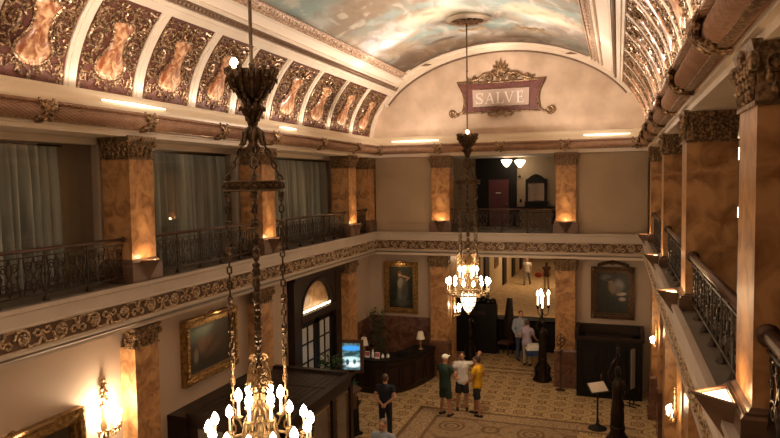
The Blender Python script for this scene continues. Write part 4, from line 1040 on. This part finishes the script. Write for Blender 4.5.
# ------------------------------------------------------------------ dark cabinet on the right + white board
t = thing('hall_cabinet', 'tall black panelled cabinet below the right hand painting', 'cabinet', (0,0,0))
MB().box((-1.22,21.3,0),(.75,22.3,1.85)).build('body', 'black_wood', t)
MB().box((-1.28,21.22,1.85),(.80,21.34,1.95)).box((-1.28,21.34,1.85),(-1.16,22.35,2.15)).box((.68,21.34,1.85),(.80,22.35,2.15)).box((-1.28,22.25,1.85),(.80,22.35,2.15)).build('gallery_top', 'dark_wood', t)
for x in (-1.12,-.48,.16):
    d_ = MB().box((x,21.26,.15),(x+.56,21.30,1.72)).build('door', 'black_wood', t)
    MB().tube([(x+.08,21.25,.25),(x+.48,21.25,.25),(x+.48,21.25,1.62),(x+.08,21.25,1.62)], .018, 4, closed=True).build('panel_moulding', 'dark_wood', d_)
MB().box((-.95,21.55,1.85),(.45,22.0,1.93)).build('top_tray', 'dark_wood', t)
t = thing('notice_board', 'narrow pale notice board standing behind the dark statue lamp', 'sign', (.45,20.8,0), R(62))
MB().box((-.20,-.02,.55),(.20,.02,1.75)).build('board', mat('board', (.34,.30,.27), .6), t); t.scale = (.6,1,1); MB().box((-.23,.0,0),(-.20,.04,1.8)).box((.20,.0,0),(.23,.04,1.8)).box((-.23,-.2,0),(-.20,.25,.03)).box((.20,-.2,0),(.23,.25,.03)).build('frame', 'black_wood', t)

# ------------------------------------------------------------------ statue lamps (torcheres)
def torchere(x, y, lab, H, rz=0, candles=True, spike=False):
    t = thing('statue_lamp', lab, 'statue lamp', (x,y,0), rz, 'dark bronze statue lamps')
    k = H/3.0; t.scale = (.74,.74,1)
    mb = MB().lathe([(.34,0),(.34,.10),(.26,.14),(.30,.30),(.22,.45),(.26,.58),(.18,.70),(.22,.76),(.20,.80)], n=12)
    for j in range(6):
        a = j*pi/3; mb.tube([(cos(a)*.20,sin(a)*.20,.62),(cos(a)*.33,sin(a)*.33,.45),(cos(a)*.30,sin(a)*.30,.2),(cos(a)*.40,sin(a)*.40,.03)], [.03,.05,.05,.06], 6)
    mb.map(lambda a,b,c: (a*k,b*k,c*k)); mb.build('pedestal', 'statue', t, True)
    mb = MB()                                       # draped figure, one arm raised
    mb.tube([(0,0,.78),(.02,0,1.0),(-.02,0,1.25),(.02,0,1.42),(0,0,1.60),(0,0,1.72),(0,0,1.80)], [.20,.16,.17,.12,.16,.13,.05], 12)
    mb.ell((0,-.02,1.90), (.075,.09,.11), 10, 8); mb.ell((0,.03,1.95), (.08,.08,.09), 8, 6)
    mb.tube([(.14,0,1.70),(.24,-.05,1.85),(.12,-.04,2.08),(.02,0,2.2)], [.055,.045,.035,.03], 8)
    mb.tube([(-.14,0,1.70),(-.24,-.08,1.52),(-.18,-.18,1.35),(-.08,-.20,1.30)], [.055,.045,.035,.03], 8)
    for j in range(7): a = j*.9; mb.tube([(cos(a)*.15,sin(a)*.15,.80),(cos(a+.2)*.16,sin(a+.2)*.16,1.05),(cos(a)*.13,sin(a)*.13,1.35)], [.035,.025,.015], 5)
    mb.map(lambda a,b,c: (a*k,b*k,c*k)); mb.build('figure', 'statue', t, True)
    mb = MB().lathe([(.03,1.95),(.03,2.2),(.06,2.26),(.03,2.32),(.05,2.42)], n=10)
    if spike: mb.tube([(0,0,2.3),(0,0,2.75)], [.03,.008], 6)
    if candles:
        for j in range(3):
            a = j*2*pi/3+.5; mb.tube([(0,0,2.28),(cos(a)*.14,sin(a)*.14,2.20),(cos(a)*.26,sin(a)*.26,2.30),(cos(a)*.27,sin(a)*.27,2.46)], .018, 6)
            mb.lathe([(.02,2.44),(.07,2.50),(.08,2.56),(.03,2.58)], (cos(a)*.27,sin(a)*.27,0), 10)
    mb.map(lambda a,b,c: (a*k,b*k,c*k)); arm = mb.build('candelabrum', 'statue', t, True)
    if candles:
        for j in range(4):
            a = j*2*pi/3+.5; r_ = .27 if j < 3 else 0; z0 = 2.56 if j < 3 else 2.45
            c = (cos(a)*r_*k, sin(a)*r_*k, 0)
            MB().lathe([(.045*k,z0*k),(.045*k,(z0+.34)*k)], c, 10).build('candle_tube', 'candle_tube', arm)
            MB().lathe([(.03*k,(z0+.345)*k),(.065*k,(z0+.38)*k),(.065*k,(z0+.42)*k),(.02*k,(z0+.50)*k)], c, 10).build('candle_bulb', 'bulb', arm, True)
    return t
torchere(-2.42,22.55,'dark statue lamp with four lit candles beside the woman in lavender',3.1,R(200))
torchere(-5.40,24.6,'dark statue lamp standing in the passage behind the far chandelier',2.75,R(160),False)
torchere(.02,16.4,'unlit dark statue post in the right foreground with spiked top',3.55,R(180),False,True)

# ------------------------------------------------------------------ passage and corridor behind
struct(MB().box((-7.6,28.2,0),(-7.2,58,4.5)).build('wall_corridor_left', 'far_wall'))
struct(MB().box((-1.0,26,0),(-.6,58,4.5)).build('wall_corridor_right', 'far_wall'))
struct(MB().box((-8,58,0),(0,58.3,4.5)).build('wall_corridor_end', 'far_wall'))
struct(MB().box((-14,26,4.3),(2,60,4.5)).build('ceiling_corridor', 'soffit'))
mb = MB().box((-14,28,0),(-7.6,28.2,4.5)); struct(mb.build('wall_passage_left', 'marble_base'))
struct(MB().box((-14.2,22.7,0),(-14,28.2,4.5)).build('wall_passage_end', 'marble_base'))
t = thing('service_counter', 'long black counter across the passage behind the couple', 'counter', (0,0,0))
MB().box((-6.9,26.4,0),(-1.2,27.0,1.20)).build('body', 'black_wood', t); MB().box((-7.0,26.3,1.20),(-1.1,27.1,1.27)).build('countertop', mat('matte_black', (.008,.006,.005), .9, spec=.1), t)
t = thing('tall_cabinet', 'tall black carved cabinet at the left of the passage counter', 'cabinet', (0,0,0))
MB().box((-6.9,25.6,0),(-4.55,25.95,2.0)).build('body', 'black_wood', t)
mb = MB()
for k in range(12): mb.ell((-6.8+k*.19,25.78,2.0+.14*abs(sin(k*.9))), (.15,.14,.16), 7, 5)
mb.build('carved_crest', 'statue', t, True)
MB().box((-5.6,25.57,1.55),(-5.0,25.6,1.68)).build('name_plate', 'iron', t)
t = thing('hall_chair', 'high backed dark chair beside the tall black cabinet', 'chair', (-4.20,25.75,0), R(-20))
MB().box((-.25,-.25,.42),(.25,.25,.50)).build('seat', 'brown_cloth', t); MB().tube([(-.0,.22,.5),(.0,.26,1.2),(.0,.34,2.2)], [.22,.24,.12], 8, sx=.3).build('backrest', 'dark_wood', t)
for sx in (-1,1):
    for sy in (-1,1): MB().box((sx*.21-.02,sy*.21-.02,0),(sx*.21+.02,sy*.21+.02,.42)).build('leg', 'dark_wood', t)
# pictures and dark doorways on the corridor's left wall
for k, (y, w_, z0, z1) in enumerate(((34.5,1.6,1.4,3.2),(40.5,1.2,1.5,3.0))):
    t = thing('corridor_picture', ['gilt framed picture nearest on the corridor wall','smaller framed picture farther along the corridor wall'][k], 'painting', (-7.2,y,0))
    MB().box((0,-w_/2,z0),(.08,w_/2,z1)).build('frame', 'gold_frame', t); MB().box((.08,-w_/2+.15,z0+.15),(.09,w_/2-.15,z1-.15)).build('canvas', 'vest_glass', t)
for k, y in enumerate((37.2,43.5,47.5,51.5)):
    o = struct(MB().box((-7.2,y-.7,0),(-7.12,y+.7,2.6)).build('door_%d' % (10+k), 'black_wood'))
    MB().box((-7.13,y-.55,.1),(-7.10,y+.55,2.45)).build('door_leaf', 'dark_wood', o)
t = thing('ceiling_bowl_lamp', 'dark metal bowl lamp hanging in the passage', 'lamp', (-6.05,27.6,3.4))
MB().lathe([(.02,0),(.2,.04),(.32,.14),(.34,.18),(.30,.18)], n=18).build('bowl', 'chand_metal', t, True); MB().tube([(0,0,.1),(0,0,.9)], .02, 6).build('stem', 'chand_metal', t)

# ------------------------------------------------------------------ room behind the back balcony
struct(MB().box((-5.30,25.42,5.1),(-3.72,25.6,7.78)).build('door_2_frame', 'black_wood'))
o = struct(MB().box((-4.78,25.36,5.1),(-4.0,25.43,6.95)).build('door_2', 'red_door'))
MB().box((-4.50,25.34,6.42),(-4.30,25.36,6.45)).build('plate', 'white', o); MB().ell((-4.08,25.33,6.0), .03, 6, 4).build('door_knob', 'chand_gold', o)
t = thing('wall_mirror', 'arched dark framed mirror on the wall behind the back balcony', 'mirror', (-2.98,25.58,6.42))
mb = MB().box((-.40,-.06,-.62),(-.31,0,.40)).box((.31,-.06,-.62),(.40,0,.40)).box((-.40,-.06,-.66),(.40,0,-.56)).box((-.31,-.05,-.36),(.31,0,-.32))
arc = [(-.40,.38),(-.40,.52),(-.3,.56),(-.18,.66),(0,.74),(.18,.66),(.3,.56),(.40,.52),(.40,.38)]
m2 = MB().prism(arc, -.06, 0); m2.map(lambda x,y,z: (x,z,y)); mb.add(m2.v, m2.f)
for k in range(8): mb.ell((-.35+.1*k,-.06,.48+.16*sin(pi*k/7)), (.05,.03,.04), 6, 4)
mb.build('frame', 'black_wood', t)
MB().box((-.31,-.03,-.30),(.31,-.01,.36)).build('glass', 'mirror_glass', t); MB().box((-.31,-.03,-.56),(.31,-.01,-.38)).build('lower_glass', 'mirror_glass', t)
t = thing('console_table', 'dark carved console table below the arched mirror', 'table', (-2.95,25.2,5.1))
MB().box((-.75,-.25,.72),(.75,.3,.80)).box((-.42,.0,.80),(.42,.28,1.0)).build('top', 'black_wood', t)
for sx in (-1,1):
    for sy in (-1,1): MB().tube([(sx*.65,sy*.2,.72),(sx*.72,sy*.22,.5),(sx*.62,sy*.2,.2),(sx*.68,sy*.2,0)], [.05,.04,.03,.04], 6).build('leg', 'black_wood', t)
for k in range(2):
    tag(MB().box((-3.86+.22*k+.25,25.57,6.05),(-3.78+.22*k+.25,25.60,6.18)).build('wall_switch', 'black_wood'), ['dark wall switch plate, left one beside the red door','dark wall switch plate, right one nearer the mirror'][k], 'switch')
t = thing('pendant_lamp', 'left of two glowing glass pendant lamps behind the back balcony', 'pendant lamp', (-4.02,25.0,7.42), 0, 'twin glass pendant lamps')
MB().lathe([(.03,0),(.08,.05),(.14,.12),(.20,.22),(.21,.27),(.15,.29)], n=18).build('glass_bowl', 'lamp_bowl', t, True); MB().tube([(0,0,.2),(0,0,.38)], .015, 6).build('stem', 'chand_gold', t)
dup(t, (-3.50,24.9,7.39), 0, 'right of two glowing glass pendant lamps behind the back balcony')
p3 = dup(t, (2.50,16.4,7.28), 0, 'glowing glass bowl high between the two nearest right pillars', 'glass lamps in the right balcony')
dup(t, (2.56,16.5,6.0), 0, 'small glowing lamp low between the two nearest right pillars', 'glass lamps in the right balcony').scale = (.6,.6,.8)
tag(MB().box((-5.62,25.5,7.45),(-5.42,25.6,7.62)).build('exit_box', 'red_door'), 'small dark red box high on the wall left of the red door', 'alarm box')
tag(MB().lathe([(.05,0),(.05,.06),(.03,.08)], (-3.60,25.52,7.02), 10).build('wall_detector', 'black_wood'), 'small black round fitting on the wall below the pendant lamps', 'detector')

# ------------------------------------------------------------------ people
def person(lab, loc, face, H, shirt, legs, skin='skin', hair='hair_dark', arms=None, shorts=False, sleeve=.5, lean=0, stance=.12, female=False, cap=None, long_hair=False, step=0, extra=None, bald=False):
    t = thing('person', lab, 'person', loc, face)
    k = H/1.75; t.scale = (1.07,1.07,1)
    sh = .175 if female else .19
    if arms is None: arms = {}
    A = {}
    for s in (-1,1):
        d = arms.get(s, ((s*(sh+.05),.0,1.14),(s*(sh+.05),.06,.90)))
        A[s] = (V((s*sh,0,1.40)), V(d[0]), V(d[1]))
    LG = {}
    for s in (-1,1):
        fy = step*s*.5
        LG[s] = (V((s*.085,0,.90)), V((s*(.06+stance*.35),.03+fy*.6,.49)), V((s*stance,fy,.08)))
    def torso(mb, g, z0=.84, z1=1.47):
        secs = [(.80,.15,.10),(.88,.168,.115),(.98,.158,.112),(1.08,.143,.105),(1.20,.155,.115),(1.32,.172,.118),(1.40,.165,.10),(1.46,.10,.075)]
        if female: secs = [(.80,.16,.11),(.88,.175,.12),(.98,.155,.11),(1.08,.125,.095),(1.20,.14,.118),(1.30,.15,.125),(1.40,.15,.09),(1.46,.085,.065)]
        vs = []; n = 16; S = [q_ for q_ in secs if z0-.05 <= q_[0] <= z1+.02]
        for z, rx, ry in S:
            for j in range(n):
                a = 2*pi*j/n; vs.append(((rx+g)*cos(a), (ry+g)*sin(a), z))
        m_ = len(S)
        fs = [(i*n+j, i*n+(j+1)%n, (i+1)*n+(j+1)%n, (i+1)*n+j) for i in range(m_-1) for j in range(n)]+[tuple(reversed(range(n))), tuple((m_-1)*n+j for j in range(n))]
        mb.add(vs, fs)
    def limb(mb, pts, rs):
        mb.tube(pts, rs, 10)
        for p, r in zip(pts, rs): mb.ell(p, r, 10, 6)
    def fin(mb, name, mt, vox, parent=t, disp=0):
        mb.map(lambda x, y, z: (x*k, (y+lean*(z-.9)*(1 if z > .9 else 0))*k, z*k))
        o = mb.build(name, mt, parent, True)
        r = o.modifiers.new('remesh', 'REMESH'); r.mode = 'VOXEL'; r.voxel_size = vox; r.use_smooth_shade = True
        sm = o.modifiers.new('smooth', 'SMOOTH'); sm.iterations = 2; sm.factor = .5
        return o
    mb = MB(); torso(mb, 0)
    limb(mb, [V((0,-.01,1.42)), V((0,.0,1.50)), V((0,.012,1.58))], [.062,.056,.055])
    hc = V((0,.02,1.645)); mb.ell(hc, (.074,.092,.108), 14, 10); mb.ell(hc+V((0,.03,-.055)), (.055,.062,.058), 12, 8)
    mb.ell(hc+V((0,.100,-.015)), (.015,.022,.024), 8, 6); mb.ell(hc+V((0,.085,.03)), (.05,.02,.02), 8, 6); mb.ell(hc+V((0,.088,-.058)), (.026,.012,.012), 8, 6)
    for s in (-1,1):
        mb.ell(hc+V((s*.076,-.005,-.01)), (.014,.022,.034), 8, 6)
        a, e, w = A[s]
        limb(mb, [a, a.lerp(e,.5), e, e.lerp(w,.35), w], [.056,.047,.040,.040,.026])
        d = (w-e).normalized(); side = d.cross(V((0,1,0)) if abs(d.y) < .8 else V((0,0,1))).normalized(); nn = side.cross(d)
        pc = w+d*.05
        mb.ell(pc, .001, 6, 4)
        limb(mb, [w, w+d*.04], [.026,.030]); 
        for j, (o_, L_) in enumerate(((-.030,.062),(-.010,.075),(.010,.070),(.029,.055))):
            b0 = w+d*.05+side*o_; limb(mb, [b0, b0+d*L_*.55+nn*.004, b0+d*L_+nn*.02], [.0125,.0105,.009])
        b0 = w+d*.02+side*(.028*s); limb(mb, [b0, b0+d*.03+side*(.025*s), b0+d*.065+side*(.03*s)+nn*.01], [.014,.012,.010])
        h_, kn, an = LG[s]
        limb(mb, [h_, h_.lerp(kn,.5), kn, kn.lerp(an,.35), an], [.088,.075,.055,.055,.036])
        limb(mb, [an+V((0,-.03,-.03)), an+V((0,.06,-.045)), an+V((0,.15,-.055))], [.036,.032,.024])
    fin(mb, 'body', skin, .0085)
    mb = MB(); torso(mb, .016, .84 if not female else .80, 1.47)
    for s in (-1,1):
        a, e, w = A[s]
        if sleeve <= 1: pts = [a, a.lerp(e,sleeve*.5), a.lerp(e,sleeve)]; rs = [.070,.066,.064]
        else: pts = [a, e, e.lerp(w,.5), e.lerp(w,.92)]; rs = [.068,.056,.05,.040]
        limb(mb, pts[:-1], rs[:-1]); mb.tube(pts[-2:], rs[-2:], 10)
        mb.tube([V((0,0,1.41)), a], [.075,.068], 10)
    mb.lathe([(.085,1.44),(.072,1.50)], (0,-.005,0), 12)
    fin(mb, 'shirt', shirt, .012)
    mb = MB(); torso(mb, .012, .78, 1.0)
    for s in (-1,1):
        h_, kn, an = LG[s]
        if shorts:
            e_ = h_.lerp(kn,.92); limb(mb, [h_, h_.lerp(kn,.5)], [.092,.092]); mb.tube([h_.lerp(kn,.5), e_], [.097,.095], 12)
        else: limb(mb, [h_, h_.lerp(kn,.5), kn, kn.lerp(an,.5)], [.092,.086,.070,.064]); mb.tube([kn.lerp(an,.5), kn.lerp(an,.97)], [.064,.062], 12)
    fin(mb, 'shorts' if shorts else 'trousers', legs, .012)
    for s in (-1,1):
        an = LG[s][2]; mb = MB(); limb(mb, [an+V((0,-.04,-.035)), an+V((0,.06,-.045)), an+V((0,.16,-.052))], [.043,.040,.030]); mb.map(lambda x,y,z: (x, y, max(z,.0)))
        fin(mb, 'shoe', 'black_cloth' if not (extra and extra.get('shoes')) else extra['shoes'], .01)
    mb = MB()
    if not bald: mb.ell(hc+V((0,-.018,.028)), (.083,.094,.095), 14, 10)
    else: mb.ell(hc+V((0,-.035,-.005)), (.081,.082,.062), 14, 8)
    mb.ell(hc+V((0,-.045,-.02)), (.074,.066,.07), 12, 8)
    if long_hair: mb.ell(hc+V((0,-.045,-.09)), (.09,.06,.11), 12, 8)
    if not cap or long_hair: fin(mb, 'hair', hair, .012)
    for s in (-1,1):
        p = hc+V((s*.030,.087,.008)); MB().ell((p.x*k,(p.y+lean*(p.z-.9))*k,p.z*k), .011*k, 8, 6).build('eye', 'eye', t, True)
    if cap:
        mb = MB().ell(hc+V((0,-.008,.045)), (.088,.104,.080), 14, 8); mb.ell(hc+V((0,.11,.045)), (.065,.07,.012), 12, 6); fin(mb, 'cap', cap, .010)
    return t
# green shirt man, seen from behind
person('man in dark green shirt and white cap standing with his back turned', (-4.78,18.35,0), R(-25), 1.82, 'dark_green', 'dark_green', 'skin_tan', arms={1: ((.25,.10,1.14),(.12,.28,1.16)), -1: ((-.26,.02,1.14),(-.25,.10,.92))}, shorts=True, cap='cap_white', stance=.14)
person('person in white shirt and black shorts facing the camera', (-4.42,19.0,0), R(195), 1.76, 'white_cloth', 'black_cloth', 'skin_tan', arms={1: ((.24,.03,1.16),(.14,.22,1.06)), -1: ((-.36,-.16,1.38),(-.50,-.42,1.56))}, shorts=True, sleeve=.55, stance=.13)
person('man in yellow shirt and black shorts raising one arm to point', (-3.87,18.62,0), R(75), 1.78, 'yellow_cloth', 'black_cloth', 'skin_tan', arms={1: ((.24,.05,1.12),(.22,.20,1.0)), -1: ((-.30,.15,1.52),(-.42,.28,1.78))} if False else {1: ((.25,-.08,1.16),(.24,.10,.98)), -1: ((-.25,.04,1.14),(-.22,.22,.98))}, shorts=True, step=.25, stance=.10)
person('man in navy shirt with hands clasped behind his back', (-5.90,16.25,0), R(5), 1.74, 'navy', 'navy', 'skin', hair='hair_brown', arms={1: ((.26,-.06,1.15),(.06,-.18,1.0)), -1: ((-.26,-.06,1.15),(-.04,-.19,.99))}, stance=.11)
person('balding man in light blue shirt at the bottom edge of the picture', (-4.76,12.95,0), R(175), 1.80, 'pale_blue', 'denim', 'skin', hair='hair_grey', sleeve=.6, stance=.12)
person('man in pale blue long sleeved shirt and jeans facing the woman', (-3.50,25.0,0), R(205), 1.92, 'pale_blue', 'denim', 'skin', hair='hair_brown', sleeve=1.5, stance=.10, arms={1: ((.25,.0,1.14),(.20,.15,.95)), -1: ((-.27,-.05,1.16),(-.18,.12,1.02))})
w = person('woman in lavender top and beige trousers carrying a box', (-3.17,24.3,0), R(-15), 1.72, 'lavender', 'khaki', 'skin', hair='hair_brown', female=True, long_hair=False, sleeve=.7, stance=.10, arms={1: ((.23,.10,1.12),(.24,.26,.98)), -1: ((-.22,.02,1.12),(-.2,.16,.98))})
person('distant person in white top walking along the corridor', (-5.66,43.5,0), R(170), 1.78, 'white_cloth', 'grey_cloth', 'skin_tan', step=.4)
person('distant person in brown carrying a red bag in the corridor', (-4.25,42.0,0), R(10), 1.76, 'brown_cloth', 'khaki', 'skin_tan', female=True, long_hair=True, step=.2)
t = thing('cooler_box', 'white and blue box held by the woman in lavender', 'cooler box', (-2.90,24.0,.50), R(20))
t.scale = (1.2,1.2,1.2)
MB().box((-.22,-.16,0),(.22,.16,.17)).build('body', 'cyan_box', t); MB().frustum((0,0),.22,.16,.17,.14,.10,.32).build('lid', 'white', t); MB().tube([(-.18,0,.24),(-.14,0,.36),(.14,0,.36),(.18,0,.24)], .012, 6).build('handle', 'white', t)
t = thing('handbag', 'red handbag carried by the distant person in brown', 'bag', (-4.74,41.8,.75))
MB().ell((0,0,.17), (.22,.10,.18), 12, 8).build('bag_body', 'red_cloth', t, True); MB().tube([(-.14,0,.3),(-.06,0,.48),(.06,0,.48),(.14,0,.3)], .012, 6).build('handle', 'red_cloth', t)
tag(MB().box((-.02,-.02,0),(.02,.02,.01)).lathe([(.035,0),(.035,.24),(.02,.28)], (0,0,.0), 10).build('x', 'white'), 'x', 'x') if False else None

# ------------------------------------------------------------------ lights
def point(name, loc, power, r=.1, col=(1,.72,.42)):
    l = bpy.data.lights.new(name, 'POINT'); l.energy = power; l.shadow_soft_size = r; l.color = col
    o = bpy.data.objects.new(name, l); COL.objects.link(o); o.location = loc; return o
def spot(name, loc, to, power, ang=70, blend=.8, r=.04, col=(1,.66,.36)):
    l = bpy.data.lights.new(name, 'SPOT'); l.energy = power; l.shadow_soft_size = r; l.color = col; l.spot_size = R(ang); l.spot_blend = blend
    o = bpy.data.objects.new(name, l); COL.objects.link(o); o.location = loc
    o.rotation_euler = (V(to)-V(loc)).to_track_quat('-Z','Y').to_euler(); return o
def area(name, loc, to, sx, sy, power, col=(1,.78,.55)):
    l = bpy.data.lights.new(name, 'AREA'); l.shape = 'RECTANGLE'; l.size = sx; l.size_y = sy; l.energy = power; l.color = col
    o = bpy.data.objects.new(name, l); COL.objects.link(o); o.location = loc
    o.rotation_euler = (V(to)-V(loc)).to_track_quat('-Z','Y').to_euler(); return o
CWARM = (1,.82,.66)
for (x, y, p) in ((-3.95,6.5,1.0),(-3.92,17.7,1.0),(-3.95,-2.0,.8)):
    for k in range(4):
        a = k*pi/2+.75; d = V((cos(a)*.80, sin(a)*.80, .66))
        q0 = V((x+.27*cos(a), y+.27*sin(a), 8.30)); spot('bowl_light', tuple(q0), tuple(q0+d), 900*p, 98, .5, .10, CWARM)
for y, p in ((6.5,60),(17.7,75)):
    point('candle_light', (-3.93,y,4.78), p, .35, (1,.70,.42)); point('candle_light', (-3.93,y,3.1), p, .30, (1,.70,.42))
# cove lamps hidden behind the ledge lip
for x, s in ((XL+.10,1),(XR-.10,-1)):
    l = area('cove_light', (x,9.0,8.62), (x+s*1.2,9.0,10.5), .08, 24, 1, CWARM)
    l.rotation_euler = (0, R(180-s*28), 0); l.data.size = .08; l.data.size_y = 24; l.data.energy = 50
l = area('cove_light', (-3.73,YB-.12,8.6), (-3.73,YB-.8,10.5), 8, .08, 12, CWARM)
for p, d, k in SPOTS:
    point('pillar_uplight', tuple(p), 5*k, .04, (1,.62,.30))
    spot('pillar_uplight', tuple(p), tuple(p+d*.10+V((0,0,1.6))), 40*k, 50, 1, .04, (1,.62,.30))
for x, y, z, p in SCON: point('sconce_light', (x,y,z), p, .12, (1,.74,.48) if p > 100 else (1,.66,.34))
point('pendant_light', (-3.76,24.6,7.2), 9, .2); point('pendant_light', (2.45,15,7.0), 8, .2)
point('corridor_light', (-4.5,31,3.6), 230, .4); point('corridor_light', (-4.5,43,3.6), 360, .4); point('corridor_light', (-4.5,53,3.6), 80, .4)
point('torch_light', (-2.42,22.3,3.25), 22, .15)
# picture lights
spot('picture_lamp', (-8.35,12.33,4.12), (-8.65,12.33,3.3), 16, 120, .6, .05)
spot('picture_lamp', (-7.46,22.05,4.05), (-7.46,22.4,3.3), 12, 120, .6, .05)
spot('picture_lamp', (-8.35,7.2,3.25), (-8.65,7.2,2.5), 16, 120, .6, .05)
point('lectern_light', (-.45,18.45,1.45), 1.6, .03); point('fan_lamp', (-8.45,17.6,3.35), 4, .2)
wd = bpy.data.worlds.new('world'); SC.world = wd; wd.use_nodes = True
wd.node_tree.nodes['Background'].inputs[0].default_value = (.9,.6,.4,1); wd.node_tree.nodes['Background'].inputs[1].default_value = .012

# ------------------------------------------------------------------ camera
yaw, pit, rol = R(19.314), R(3.22), R(-.771)
c, s = cos(yaw), sin(yaw); cp_, sp_ = cos(pit), sin(pit); cr, sr = cos(rol), sin(rol)
F = V((-s*cp_, c*cp_, -sp_)); U0 = V((-s*sp_, c*sp_, cp_)); R0 = V((c, s, 0))
RR = R0*cr+U0*sr; UU = -R0*sr+U0*cr
cam = bpy.data.cameras.new('camera'); cam.sensor_width = 36; cam.lens = 36*651.4/780; cam.clip_end = 200; cam.clip_start = .05
co = bpy.data.objects.new('camera', cam); COL.objects.link(co)
mw = Matrix(((RR.x,UU.x,-F.x,0),(RR.y,UU.y,-F.y,0),(RR.z,UU.z,-F.z,6.9),(0,0,0,1)))
co.matrix_world = mw
SC.camera = co
SC.view_settings.view_transform = 'Standard'; SC.view_settings.look = 'None'; SC.view_settings.gamma = 1; SC.view_settings.use_curve_mapping = False
SC.view_settings.exposure = -0.12
